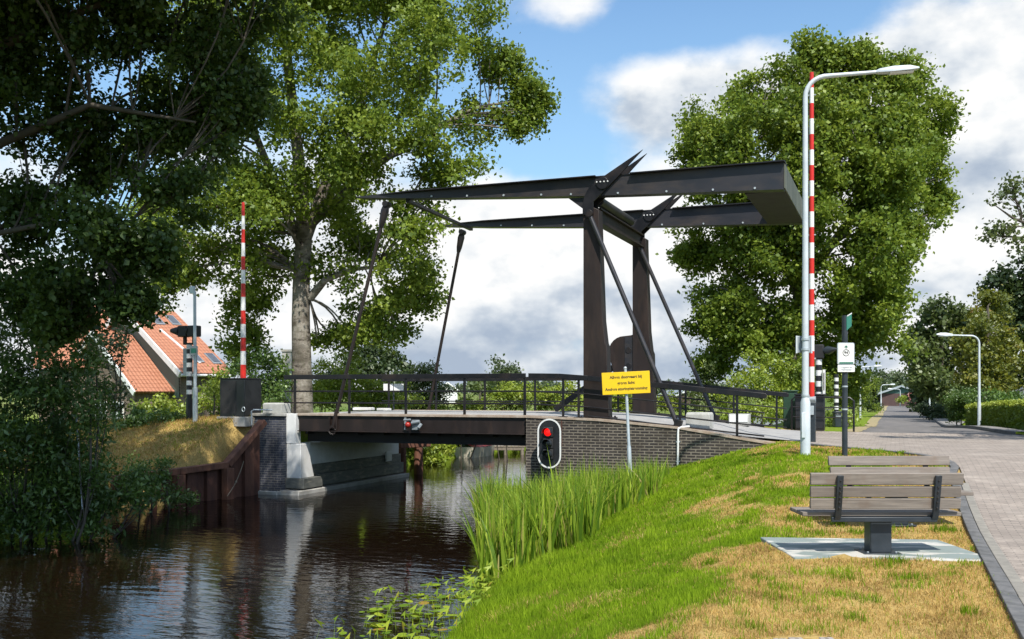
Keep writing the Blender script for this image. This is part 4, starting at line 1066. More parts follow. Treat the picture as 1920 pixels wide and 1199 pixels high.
zp = P(0, 646, yL)[2]
m = MB(); m.box((xL-.17, yL+.085, zp-.17), (xL+.165, yL+.105, zp+.17)); pn = m.build('sign_panel', 'sign_back', t, .01)
m = MB()
for q in (-.165, .135): m.box((xL+q, yL+.07, zp-.175), (xL+q+.028, yL+.084, zp+.175))
m.build('panel_frame', 'lamp_grey', pn)
for q in (-.10, .10, -1.02): m = MB(); m.tube([(xL, yL, zp+q-.02), (xL, yL, zp+q+.02)], .082, 14); m.build('clamp', 'galv', t)
def far_lamp(label, px, pyb, pyt, Y, right):
    x, y, _ = P(px, pyb, Y); z = gz(x, y)
    lamp(label, x, y, z, P(0, pyt, Y)[2] - z, 1.0 if Y < 60 else .9, .06, .04, .9, right, 'street lamps', .55 if Y < 60 else .5)
far_lamp('white street lamp in front of the clipped hedge on the right', 1836, 805, 630, 36.0, PI - .05)
far_lamp('pale street lamp on the left verge of the lane, behind the number board', 1613, 780, 688, 62, 0)
far_lamp('small street lamp on the left verge of the lane, nearest the far barn', 1652, 768, 722, 92, 0)
far_lamp('white lamp post in front of the dark trees on the right of the lane', 1743, 768, 697, 76, PI)
far_lamp('thin lamp post in front of the green barn at the end of the lane', 1688, 757, 730, 109, PI)
x, y, _ = P(1738, 765, 84); m = MB(); z = gz(x, y); m.tube([(x, y, z), (x, y, P(0, 730, 84)[2])], [.07, .05], 8); m.ball((x, y, P(0, 730, 84)[2]), .1, 8, 5)
solo(m, 'bollard_post', 'lamp_grey', 'plain short white post just left of the lamp by the dark trees', 'post', (x, y, z), 'W')

# cycle junction sign on a dark pole
xN, yN = P(1584, 853, 19.6)[:2]; zN = gz(xN, yN); k = yN/F0
t = thing('junction_sign', 'dark pole with a white 94 cycle junction board and green pointer, behind the benches', 'cycle sign', (xN, yN, zN), 'W', local=True)
hN = P(0, 592, yN)[2] - zN
m = MB(); m.tube([(0, 0, -.2), (0, 0, hN)], .055, 14); m.build('pole', 'post_dark', t)
for q in (.9, 1.35): m = MB(); m.tube([(0, 0, q), (0, 0, q+.03)], .058, 14); m.build('clamp', 'galv', t)
zc = P(0, 664, yN)[2] - zN; hw, hh = 16*k, 20.5*k
def rrect(cx_, cz_, hw, hh, r, n=5):
    o_ = []
    for (sx, sz, a0) in ((1, 1, 0), (-1, 1, PI/2), (-1, -1, PI), (1, -1, 1.5*PI)):
        for i in range(n+1): a = a0 + PI/2*i/n; o_.append((cx_ + sx*(hw-r) + r*math.cos(a), cz_ + sz*(hh-r) + r*math.sin(a)))
    return o_
m = MB(); m.prism(rrect(-.005, zc, hw, hh, .03)[::-1], -.085, -.060, 'w'); bd = m.build('number_board', 'galv', t, .003)
m = MB(); m.prism(rrect(-.005, zc+.005, hw*.90, hh*.91, .02)[::-1], -.090, -.086, 'w'); m.build('board_face', 'white_paint', bd)
m = MB(); m.tube([(-.005 + .062*math.cos(2*PI*i/24), -.092, zc + .02 + .062*math.sin(2*PI*i/24)) for i in range(25)], .0055, 5); m.build('ring', 'ink', bd)
lettering('94', .075, 'ink', bd, (-.005, -.093, zc+.02), bold=.001)
m = MB(); m.add([(-.005, -.0925, zc+.168), (-.045, -.0925, zc+.125), (.035, -.0925, zc+.125), (-.014, -.0925, zc+.135), (.004, -.0925, zc+.135), (.004, -.0925, zc+.10), (-.014, -.0925, zc+.10)], [(0, 1, 2), (3, 6, 5, 4)]); m.build('arrow', 'ink_green', bd)
m = MB(); m.box((-hw*.82, -.0935, zc-hh*.90), (hw*.80, -.0915, zc-hh*.76)); m.build('green_band', 'ink_green', bd)
m = MB(); m.prism(rrect(0, zc-hh-.075, hw*1.0, .068, .015)[::-1], -.088, -.064, 'w'); pl = m.build('name_board', 'white_paint', t, .003)
lettering("'t Lageland ter\nHeemterpad", .040, 'sign_back', pl, (0, -.090, zc-hh-.075), space=1.1)
m = MB(); z1 = hN - .02
m.add([(.02, -.06, z1), (.17, .10, z1+.07), (.17, .10, z1-.18), (.02, -.06, z1-.28), (.005, -.04, z1), (.155, .12, z1+.07), (.155, .12, z1-.18), (.005, -.04, z1-.28)], [(0,3,2,1),(4,5,6,7),(0,1,5,4),(1,2,6,5),(2,3,7,6),(3,0,4,7)]); fp = m.build('pointer', 'sign_green', t, .003)
m = MB(); m.add([(.028, -.058, z1+.018), (.172, .095, z1+.086), (.172, .095, z1+.062), (.028, -.058, z1-.006)], [(0,3,2,1)]); m.build('pointer_edge', 'white_paint', fp)

# yellow notice on a leaning pole
xY, yY = P(1184, 893, 23.6)[:2]; zY = gz(xY, yY); k = yY/F0
t = thing('notice_sign', 'yellow notice board about passing at green light, on a leaning grey pole in the reeds', 'notice sign', (xY, yY, zY-.25), 'W', local=True, rot=(0, -.047, -.02))
hY = P(0, 692, yY)[2] - zY + .27
m = MB(); m.tube([(0, 0, -.3), (0, 0, 1.25), (0, 0, 1.30), (0, 0, hY)], [.05, .05, .036, .034], 12); m.ball((0, 0, hY), .04, 10, 6); m.build('pole', 'galv', t)
zc = hY - .27 - .08; cxx = -.005
m = MB(); m.box((cxx-.565, -.075, zc-.262), (cxx+.565, -.05, zc+.262)); bd = m.build('board', 'yellow_sign', t, .004)
for i, tx in enumerate(('Alleen doorvaart bij', 'groen licht', 'Anders storing/stremming')):
    lettering(tx, .094, 'ink', bd, (cxx, -.0765, zc + .140 - .140*i), bold=.0028)
for q in (-.16, .16): m = MB(); m.box((-.06, -.05, zc+q-.02), (.06, .04, zc+q+.02)); m.build('clamp', 'galv', t)

# waterway signal in front of the brick wall
sW, wW = s_of(1030, -.62), -.62; zc = z_of(1030, 832, wW); hw = .325; st = .325
t = thing('waterway_signal', 'oval black shipping signal with white rim and red light in front of the brick wall', 'waterway signal', (sW, wW, zc-.64))
def stadium(hw, st, n=14):
    o_ = []
    for i in range(n+1): a = PI*i/n; o_.append((sW + hw*math.cos(a), zc + st + hw*math.sin(a)))
    for i in range(n+1): a = PI + PI*i/n; o_.append((sW + hw*math.cos(a), zc - st + hw*math.sin(a)))
    return o_
m = MB(); m.prism(stadium(hw, st)[::-1], wW, wW+.03, 'w'); bd = m.build('board', 'black_paint', t)
a_, b_ = stadium(hw+.002, st), stadium(hw-.038, st); n = len(a_); m = MB()
vs = [(p[0], wW-.014, p[1]) for p in a_] + [(p[0], wW-.014, p[1]) for p in b_] + [(p[0], wW-.001, p[1]) for p in a_] + [(p[0], wW-.001, p[1]) for p in b_]
m.add(vs, [(i, n+i, n+(i+1) % n, (i+1) % n) for i in range(n)] + [(i, (i+1) % n, 2*n+(i+1) % n, 2*n+i) for i in range(n)] + [(n+i, 3*n+i, 3*n+(i+1) % n, n+(i+1) % n) for i in range(n)]); m.build('rim', 'white_paint', bd)
for i, dz in enumerate((.30, 0, -.28)):
    c = (sW - .015, zc + dz); m = MB(); m.box((c[0]-.135, wW-.09, c[1]-.135), (c[0]+.135, wW-.002, c[1]+.135)); hd = m.build('lamp_housing', 'black_matte', t, .02)
    m = MB(); m.ball((c[0], wW-.088, c[1]), (.105, .03, .105), 16, 8); m.build('lens', 'lens_red_lit' if i == 0 else 'lens_dark', hd)
    m = MB(); ps = []
    for r_ in (.122, .118):
        for y_ in (wW-.09, wW-.24): ps.append([(c[0] + r_*math.cos(a), y_, c[1] + r_*math.sin(a)) for a in np.linspace(-.25, PI+.25, 13)])
    vs = [p for L in ps for p in L]; q = 13; fs = []
    for j in range(12): fs += [(j, j+1, q+j+1, q+j), (2*q+j, 3*q+j, 3*q+j+1, 2*q+j+1), (q+j, q+j+1, 3*q+j+1, 3*q+j)]
    m.add(vs, fs); m.build('hood', 'post_dark', hd)
m = MB(); m.tube([(sW-.02, wW+.12, -2.0), (sW-.02, wW+.12, zc+.5)], .06, 12); m.box((sW-.2, wW+.03, zc+.2), (sW+.16, wW+.14, zc+.26)); m.box((sW-.2, wW+.03, zc-.36), (sW+.16, wW+.14, zc-.30)); m.build('post', 'post_dark', t)

# white conduit on the wall
s0 = s_of(1272, -.2); zt = z_of(1272, 804, -.2)
m = MB(); m.tube([(s0+.25, -.04, zt+.05), (s0+.08, -.12, zt+.04), (s0, -.20, zt-.0), (s0-.01, -.20, zt-.12), (s0-.02, -.19, -.55)], .027, 10)
t = thing('conduit_pipe', 'white conduit pipe running down the brick wall at the foot of the near stay', 'pipe', (s0, -.2, -.4)); m.build('pipe', 'white_paint', t)
for z in (zt-.35, zt-.85): m = MB(); m.box((s0-.06, -.20, z), (s0+.04, -.152, z+.03)); m.build('clip', 'galv', t)

# mooring line and rail on the left abutment
p0 = (s_of(470, -.45), -.45, 1.02); m = MB()
pts = []
for q in np.linspace(0, 1, 14):
    a = np.array([s_of(477, -.62), -.62, .93]); c = np.array([s_of(426, -2.35), -2.35, WATER+.12]); p = a*(1-q) + c*q; p[2] -= .42*math.sin(PI*q)*.9; pts.append(tuple(p))
m.tube(pts, .013, 6); m.ball(pts[-5], .04, 8, 5)
solo(m, 'rope', 'rope', 'frayed rope hanging from the brick wing down to the water', 'rope', pts[0])
s0 = s_of(476, -.5); m = MB(); m.tube([(s0, -.60, .72), (s0, -.62, 1.12), (s0+.05, -.58, 1.17), (s0+.55, -.35, 1.16)], .022, 8)
solo(m, 'grab_rail', 'galv', 'thin grey grab rail bent over the corner of the left brick wing', 'grab rail', (s0, -.6, .72))

# board seen from behind beyond the bridge, small white meter box
xb, yb = P(738, 770, 35.4)[:2]; zb = 1.05
t = thing('sign_board', 'white two panel sign board on a pole at the far side of the bridge deck', 'sign board', (xb, yb, zb), 'W')
zz = P(0, 727, 35.4)[2]; m = MB(); m.tube([(xb, yb, zb-.0), (xb, yb, zz+.1)], .03, 8); m.build('pole', 'post_dark', t)
for q in (-.185, .185): m = MB(); m.box((xb+q-.172, yb-.05, zz-.12), (xb+q+.172, yb-.03, zz+.13)); m.build('panel', 'white_paint', t, .003)
xb, yb = P(911, 770, 52)[:2]; zb = gz(xb, yb)
t = thing('meter_post', 'small pale grey box with a white post on the bank beyond the deck', 'meter box', (xb, yb, zb), 'W')
m = MB(); m.box((xb-.17, yb-.15, zb-.1), (xb+.08, yb+.15, P(0, 764, 52)[2])); m.build('box', 'sign_back', t, .02); m = MB(); m.box((xb+.02, yb-.06, P(0, 764, 52)[2]), (xb+.13, yb+.06, P(0, 754, 52)[2])); m.box((xb+.085, yb-.06, zb-.1), (xb+.13, yb+.06, P(0, 764, 52)[2]-.002)); m.build('post', 'white_paint', t, .008)
# guy wire in the left bush
m = MB(); a = P(141, 760, 20.5); b = P(155, 955, 20.0); m.tube([a, b], .02, 8)
solo(m, 'white_stake', 'galv', 'thin white stake leaning in the dark bush on the left bank', 'stake', b, 'W')

# ------------------------------------------------------------------ benches
def make_bench(label, x, y, z):
    t = thing('park_bench', label, 'bench', (x, y, z), 'W', 'slatted benches on one steel leg', local=True)
    m = MB(); m.box((-.115, -.10, 0), (.115, .10, .37)); lg = m.build('pedestal', 'post_dark', t, .012)
    m = MB(); m.box((-.20, -.17, -.012), (.20, .17, .005)); m.cur = 1
    for q in (-.15, .15):
        for r in (-.12, .12): m.tube([(q, r, .004), (q, r, .02)], .014, 6)
    m.build('base_plate', ['post_dark', 'sign_back'], lg, .003)
    m = MB(); m.box((-.48, -.14, .372), (.48, .14, .395)); m.box((-.50, -.16, .372), (-.44, .30, .398)); m.box((.44, -.16, .372), (.50, .30, .398)); m.box((-.56, -.20, .345), (.56, -.16, .398)); m.build('seat_frame', 'post_dark', t, .006)
    for i, q in enumerate((-.155, -.03, .095, .22)): m = MB(); m.box((-.855, q, .401), (.835, q+.112, .445)); m.build('seat_slat', 'bench_wood', t, .007)
    sl = .16
    def back(zz): return -.20 - (zz - .42)*sl
    for xs in (-.50, .53):
        m = MB(); o_ = []
        pp = [(-.13, .350), (-.20, .365), (-.235, .42), (back(.86)-.045, .845), (back(.86)-.005, .845), (back(.44)-.0, .45), (-.16, .398), (-.10, .40)]
        m.prism(pp, xs-.032, xs+.032, 's'); m.cur = 1
        for zz in (.50, .56, .61, .67, .72, .79): m.tube([(xs, back(zz)-.055, zz), (xs, back(zz)-.035, zz)], .011, 6)
        m.build('back_bracket', ['post_dark', 'gir_dark'], t, .004)
    for i, (za, zb) in enumerate(((.485, .595), (.610, .722), (.742, .865))):
        m = MB(); e = (0.0, -.005, .012)[i]; th = .045
        m.prism([(back(za)+.0, za), (back(za)+th, za+.006), (back(zb)+th, zb+.006), (back(zb)+.0, zb)], -.80 + (.01, 0.005, 0)[i], .80 + e, 's'); m.build('back_slat', 'bench_wood', t, .007)
    return t
xb, yb = 3.945, 10.74
b1 = make_bench('grey slatted bench seen from behind, nearest the camera on the stained concrete pad', xb, yb, gz(xb, yb) + .026)
b2 = copy_tree(b1); b2['label'] = 'grey slatted bench facing the camera, mostly hidden behind the nearer bench'
x2, y2 = 5.0, 12.95; b2.location = (x2, y2, gz(x2, y2) + .01); b2.rotation_euler = (0, 0, PI + .02); b2.scale = (1, 1, 1)
def pad(x0, x1, y0, y1, sk, label):
    cx_, cy_ = (x0+x1)/2, (y0+y1)/2; z = gz(cx_, cy_); m = MB(); vs = []
    for zz in (z-.12, z+.022):
        for x, y in ((x0, y0+sk), (x1, y0-sk), (x1, y1-sk), (x0, y1+sk)): vs.append((x, y, zz))
    m.add(vs, [(0,3,2,1),(4,5,6,7),(0,1,5,4),(1,2,6,5),(2,3,7,6),(3,0,4,7)]); o = solo(m, 'concrete_pad', 'pad_concrete', label, 'concrete slab', (cx_, cy_, z), 'W', bevel=.012)
pad(2.95, 4.98, 10.30, 11.75, .10, 'stained pale concrete slab under the nearer bench')

# ------------------------------------------------------------------ boat and jetty
bx, by = P(895, 850, 47.0)[:2]
t = thing('rowing_boat', 'small cream boat with a red cover moored at the left bank beyond the bridge', 'boat', (bx, by, WATER), 'W', local=True, rot=(0, 0, math.atan2(V[1], V[0])))
m = MB(); L = []
for q, wd, zb_, zt_ in ((-1.7, .55, -.05, .50), (-.6, .68, -.10, .46), (.6, .62, -.08, .48), (1.5, .32, -.02, .58), (1.9, .03, .2, .66)):
    L.append([(q, -wd, zt_), (q, -wd*.75, zb_), (q, wd*.75, zb_), (q, wd, zt_)])
vs = [p for r in L for p in r]; m.add(vs, [(0, 1, 2, 3)] + [(i*4+k, (i+1)*4+k, (i+1)*4+k+1, i*4+k+1) for i in range(4) for k in range(3)]); m.build('hull', 'boat_hull', t)
m = MB(); vs = [];
for q, wd, zt_ in ((-1.68, .52, .52), (-.6, .66, .48), (.6, .60, .50), (1.4, .32, .60)): vs += [(q, -wd, zt_), (q, 0, zt_ + .16), (q, wd, zt_)]
m.add(vs, [(i*3+k, i*3+k+1, (i+1)*3+k+1, (i+1)*3+k) for i in range(3) for k in range(2)]); m.build('cover', 'red_cover', t)
jx, jy = P(948, 845, 48.3)[:2]
t = thing('jetty', 'low grey wooden jetty right of the cream boat', 'jetty', (jx, jy, WATER), 'W', local=True)
m = MB()
for k in range(11): m.box((-.95 + k*.175, -.6, .36), (-.79 + k*.175, .6, .42))
m.build('planking', 'jetty_wood', t, .008)
for q in (-.8, 0, .8): m = MB(); m.tube([(q, -.5, -1.2), (q, -.5, .50)], .09, 10); m.build('pile', 'jetty_wood', t)
m = MB(); m.box((-.9, -.58, .22), (.9, -.50, .355)); m.build('waling', 'jetty_wood', t)

# ================================================================== BUILDINGS
def farmhouse():
    e = np.array([.75, -.66]); e /= np.linalg.norm(e); r = np.array([e[1]*-1, e[0]])
    C = np.array([-16.1, 48.0]); ze = 2.62; hs = 5.6; zr = 5.95; Ln = 3.0; zg = gz(*C) - .4
    t = thing('farmhouse', 'farmhouse with orange tiled roofs, white verges and skylights behind the left bank', 'house', (C[0], C[1], zg), 'W')
    def pt(a, b, z): q = C - e*a + r*b; return (q[0], q[1], z)       # a: from the eave towards the ridge, b: along the eave
    def slab(name, pts, mat, n_off, parent=t, uvf=None):
        P4 = [Vector(p) for p in pts]; n = (P4[1]-P4[0]).cross(P4[3]-P4[0]).normalized()
        if n.z < 0: n = -n
        m = MB(); m.add(P4 + [p + n*n_off for p in P4], [(0,3,2,1),(4,5,6,7),(0,1,5,4),(1,2,6,5),(2,3,7,6),(3,0,4,7)])
        x0 = P4[0]; ax = (P4[1]-P4[0]).normalized(); ay = n.cross(ax)
        return m.build(name, mat, parent, uv=lambda co: ((Vector(co)-x0).dot(ax), (Vector(co)-x0).dot(ay)*1.0), smooth=False)
    sl = (zr - ze)/hs
    m = MB()
    for a0, b0, a1, b1 in ((.2, .25, 2*hs-.2, .25), (.2, Ln-.2, 2*hs-.2, Ln-.2)):
        m.quad(pt(a0, b0, zg), pt(a1, b1, zg), pt(a1, b1, ze), pt(hs, b0, zr-.08), pt(a0, b0, ze))
    m.quad(pt(.2, .25, zg), pt(.2, Ln-.2, zg), pt(.2, Ln-.2, ze+.05), pt(.2, .25, ze+.05)); m.quad(pt(2*hs-.2, .25, zg), pt(2*hs-.2, Ln-.2, zg), pt(2*hs-.2, Ln-.2, ze), pt(2*hs-.2, .25, ze))
    m.build('wall', 'brick_house', t, smooth=False)
    rf = slab('roof', [pt(-.15, 0, ze-.1), pt(-.15, Ln, ze-.1), pt(hs, Ln, zr), pt(hs, 0, zr)], 'roof_tile', .12)
    slab('rear_roof', [pt(hs, 0, zr), pt(hs, Ln, zr), pt(2*hs+.15, Ln, ze-.1), pt(2*hs+.15, 0, ze-.1)], 'roof_tile', .12)
    m = MB(); m.beam(pt(-.25, -.05, ze-.10), pt(hs, -.05, zr+.10), .09, .30); m.beam(pt(hs, -.05, zr+.10), pt(2*hs+.2, -.05, ze-.1), .09, .30); m.build('verge_board', 'white_paint', t, .01)
    m = MB(); m.tube([pt(-.27, 0, ze-.12), pt(-.27, Ln, ze-.12)], .07, 8); m.build('gutter', 'white_paint', t)
    m = MB(); m.quad(pt(.22, .20, 1.4), pt(5.2, .20, 1.4), pt(hs, .20, zr-.45), pt(.3, .20, ze-.05)); m.build('gable_cladding', 'timber_green', t)
    for a, b in ((4.5, .25), (4.55, 1.15), (4.6, 2.1), (1.15, 1.35), (1.05, 2.3)):
        z = ze + sl*(a) + .10; k = .46
        w_ = slab('skylight', [pt(a-k, b, ze + sl*(a-k) + .085), pt(a-k, b+.5, ze + sl*(a-k) + .085), pt(a+k, b+.5, ze + sl*(a+k) + .085), pt(a+k, b, ze + sl*(a+k) + .085)], 'sign_back', .09)
        slab('pane', [pt(a-k+.06, b+.06, ze + sl*(a-k+.06) + .19), pt(a-k+.06, b+.44, ze + sl*(a-k+.06) + .19), pt(a+k-.06, b+.44, ze + sl*(a+k-.06) + .19), pt(a+k-.06, b+.06, ze + sl*(a+k-.06) + .19)], 'glass_dark', .01, w_)
    m = MB(); m.beam(pt(.6, Ln*.52, ze + sl*.6 + .14), pt(3.6, Ln*.36, ze + sl*3.6 + .14), .12, .08); m.build('roof_rail', 'white_paint', t)
    fr = [P(96, 556, 54.5), P(236, 580, 54.5), P(250, 640, 51.2), P(236, 688, 50.0), P(60, 692, 50.0)]
    m = MB(); m.add(fr + [q + np.array([0, .06, .14]) for q in fr], [(4,3,2,1,0), (5,6,7,8,9)] + [(i, (i+1) % 5, (i+1) % 5 + 5, i+5) for i in range(5)])
    x0 = fr[4]; m.build('front_roof', 'roof_tile', t, uv=lambda co: (co[0]-x0[0], (co[2]-x0[2])*1.5), smooth=False)
    m = MB(); m.box((fr[4][0]+.2, 50.3, zg), (fr[3][0]-.1, 53.8, fr[4][2]-.02)); m.build('front_wall', 'brick_house', t)
    # lower wing in front of the gable
    W_, zw, hw, zwr = 1.75, 1.75, 3.9, 4.55
    m = MB()
    m.quad(pt(.9, -W_, zg), pt(.9+2*hw, -W_, zg), pt(.9+2*hw, -W_, zw), pt(.9+hw, -W_, zwr), pt(.9, -W_, zw)); m.quad(pt(.9, -W_, zg), pt(.9, .2, zg), pt(.9, .2, zw), pt(.9, -W_, zw)); m.build('wing_wall', 'brick_house', t, smooth=False)
    slab('wing_roof', [pt(.65, -W_-.15, zw-.12), pt(.65, .17, zw-.12), pt(.9+hw, .17, zwr), pt(.9+hw, -W_-.15, zwr)], 'roof_tile', .11)
    slab('wing_rear_roof', [pt(.9+hw, -W_-.15, zwr), pt(.9+hw, .17, zwr), pt(1.15+2*hw, .17, zw-.12), pt(1.15+2*hw, -W_-.15, zw-.12)], 'roof_tile', .11)
    m = MB(); m.beam(pt(.55, -W_-.19, zw-.14), pt(.9+hw, -W_-.19, zwr+.08), .08, .26); m.beam(pt(.9+hw, -W_-.19, zwr+.08), pt(1.25+2*hw, -W_-.19, zw-.14), .08, .26); m.build('wing_verge_board', 'white_paint', t, .01)
    m = MB(); m.beam(pt(.85, -W_-.06, zg), pt(.85, -W_-.06, zw), .12, .12); m.build('downpipe', 'white_paint', t)
    for a in (1.9, 3.6, 5.6):
        A, B = pt(a, -W_-.03, 0), pt(a+1.1, -W_-.03, 0); m = MB(); m.beam((A[0], A[1], .65), (B[0], B[1], .65), .06, 1.15); fr = m.build('window', 'white_paint', t, .006)
        m = MB()
        for q in (0, .5):
            f0, f1 = .06 + q*.94, .06 + q*.94 + .40; p0 = np.array(A)*(1-f0) + np.array(B)*f0 - np.append(r, 0)*.035; p1 = np.array(A)*(1-f1) + np.array(B)*f1 - np.append(r, 0)*.035
            for zq in (.37, .90): m.beam((p0[0], p0[1], zq), (p1[0], p1[1], zq), .012, .42)
        m.build('pane', 'glass_dark', fr)
farmhouse()
def small_house(label, name, x, y, wdt, dep, he, hr, yaw, roofm, wallm, winm=True, gable_front=True, gmat=None, vmat='white_paint'):
    z = gz(x, y) - .1
    t = thing(name, label, 'house' if name != 'barn' else 'barn', (x, y, z), 'W', local=True, rot=(0, 0, yaw)); w2, d2 = wdt/2, dep/2
    m = MB(); m.box((-w2, -d2, 0), (w2, d2, he)); m.build('wall', wallm, t, smooth=False)
    m = MB(); m.prism([(-w2, he+.002), (w2, he+.002), (0, hr)], -d2, d2, 'w'); m.build('gable', gmat or wallm, t, smooth=False)
    m = MB(); o_ = .25; sl = (hr-he)/w2
    for sg in (-1, 1): m.prism([(sg*(w2+o_), he - sl*o_), (sg*(w2+o_), he - sl*o_ + .14), (0, hr+.16), (0, hr+.02)], -d2-.3, d2+.3, 'w')
    m.build('roof', roofm, t, smooth=False)
    m = MB()
    for sg in (-1, 1): m.beam((sg*(w2+o_), -d2-.33, he - sl*o_ + .05), (0, -d2-.33, hr + .07), .05, .2)
    m.build('verge_board', vmat, t)
    if winm:
        for q in (-.28, .28):
            m = MB(); m.box((q*wdt-.5, -d2-.05, he*.35), (q*wdt+.5, -d2-.002, he*.85)); fr = m.build('window', 'white_paint', t, .01)
            m = MB(); m.box((q*wdt-.42, -d2-.06, he*.39), (q*wdt-.03, -d2-.051, he*.81)); m.box((q*wdt+.03, -d2-.06, he*.39), (q*wdt+.42, -d2-.051, he*.81)); m.build('pane', 'glass_dark', fr)
    return t
x, y, _ = P(1690, 760, 118); small_house('green gabled barn standing across the end of the lane', 'barn', x, y, 4.6, 8, 1.55, 2.35, -.37, 'barn_gable', 'barn_wall', False, gmat='barn_gable', vmat='galv')
x, y, _ = P(1972, 790, 50); small_house('low grey roofed bungalow behind the hedge at the right edge', 'bungalow', x, y, 3.6, 6, 1.35, 2.1, -.25, 'sign_back', 'brick_house')
x, y, _ = P(1270, 748, 150); small_house('distant low farm shed in the field, between tower and right tree', 'shed', x, y, 5.0, 5, 1.3, 2.2, .4, 'sign_back', 'barn_wall', False)
x, y, _ = P(826, 735, 170); small_house('distant white gabled house behind the bushes, seen left of the tower', 'house', x, y, 4, 5, 2.3, 3.6, .5, 'sign_back', 'white_paint', False)
m = MB(); x, y, _ = P(539, 690, 52); z = gz(x, y); m.box((x-.24, y-.24, z), (x+.24, y+.24, P(0, 660, 52)[2])); m.box((x-.29, y-.29, P(0, 660, 52)[2]), (x+.29, y+.29, P(0, 656, 52)[2]))
solo(m, 'chimney_stack', 'concrete', 'pale square chimney stack behind the trunk of the big tree', 'chimney', (x, y, z), 'W')

# ================================================================== TREES AND SHRUBS
def TR(pts, Y, rad, dep=None):
    """trunk path through picture points at depth Y (plus offsets), radii in metres"""
    o_ = []
    for i, (px, py) in enumerate(pts): o_.append(tuple(P(px, py, Y + (dep[i] if dep else 0))))
    return (o_, rad)
def lobes_from(L, Y, seed=0, spread=2.5, dscale=1.0):
    rng = random.Random(seed); o_ = []
    for q in L:
        px, py, rx, ry = q[:4]; dy = q[4] if len(q) > 4 else rng.uniform(-spread, spread)
        c, r = LB(px, py, Y + dy, rx*Y/(Y+dy)*1.0, ry); o_.append((c, (r[0], r[1]*dscale, r[2])))
    return o_
# the big pale-barked poplar beyond the left end of the bridge
Y1 = 37.0; b1x, b1y = P(567, 770, Y1)[:2]; zb1 = gz(b1x, b1y)
big = [(560, -170, 250, 170), (740, -60, 190, 130), (860, 55, 95, 70), (945, 125, 55, 40), (985, 195, 42, 30, .5), (900, 225, 80, 50), (690, 130, 150, 120, -2.5), (480, 70, 160, 150, -2), (545, 240, 150, 120, -3), (700, 290, 130, 100, -2),
       (840, 305, 85, 55), (790, 400, 75, 60), (745, 500, 80, 75, -1), (800, 555, 55, 55), (690, 590, 85, 50, 1), (650, 440, 95, 90, 1), (470, 370, 120, 110, -2), (375, 460, 80, 80, -1), (330, 535, 55, 50), (470, 555, 55, 80, 1), (600, 360, 120, 90, 2),
       (520, 470, 60, 70, 1.5), (640, 640, 60, 22, 1), (450, 650, 40, 30, 1), (380, 250, 110, 120, 0), (300, 380, 80, 90, 1.5), (760, 180, 100, 70, 2), (1000, 180, 28, 16, 0), (960, 230, 45, 22, 0), (720, 620, 70, 25, 0), (650, 10, 110, 80, 0), (780, -10, 110, 70, 1), (620, 80, 80, 60, 1.5), (400, 150, 100, 90, 2), (300, 450, 60, 70, 1)]
tr1 = [([(b1x, b1y, zb1 - .3)] + TR([(566, 690), (564, 600), (565, 530), (570, 440)], Y1, None)[0], [.42, .36, .335, .315, .30]),
       TR([(570, 442), (560, 300), (540, 120), (530, -60), (540, -220)], Y1, [.27, .22, .17, .11, .05], [0, -.3, -.6, -.6, -.5]),
       TR([(572, 450), (620, 320), (690, 150), (740, -20)], Y1, [.23, .18, .12, .05], [0, .4, .8, 1]),
       TR([(568, 470), (510, 330), (450, 180), (420, 30)], Y1, [.20, .15, .10, .04], [0, .5, .8, .6]),
       TR([(580, 560), (610, 525), (660, 505), (720, 500)], Y1, [.17, .13, .09, .04], [0, -.2, -.4, -.5]),
       TR([(574, 430), (680, 330), (790, 250), (900, 200), (985, 188)], Y1, [.17, .14, .10, .06, .02], [0, -.3, -.3, 0, 0])]
tree('tall poplar with pale ridged bark beyond the left end of the bridge', (b1x, b1y, zb1), tr1, boughs(lobes_from(big, Y1, 3), 10, .40, np.random.default_rng(2), .8, .25, 1.1), 'leaf_poplar', 'bark_pale', rc=.44, dens=.66, nl=40, size=.142, seed=21, group=None, droop=.5, shell=2.0)
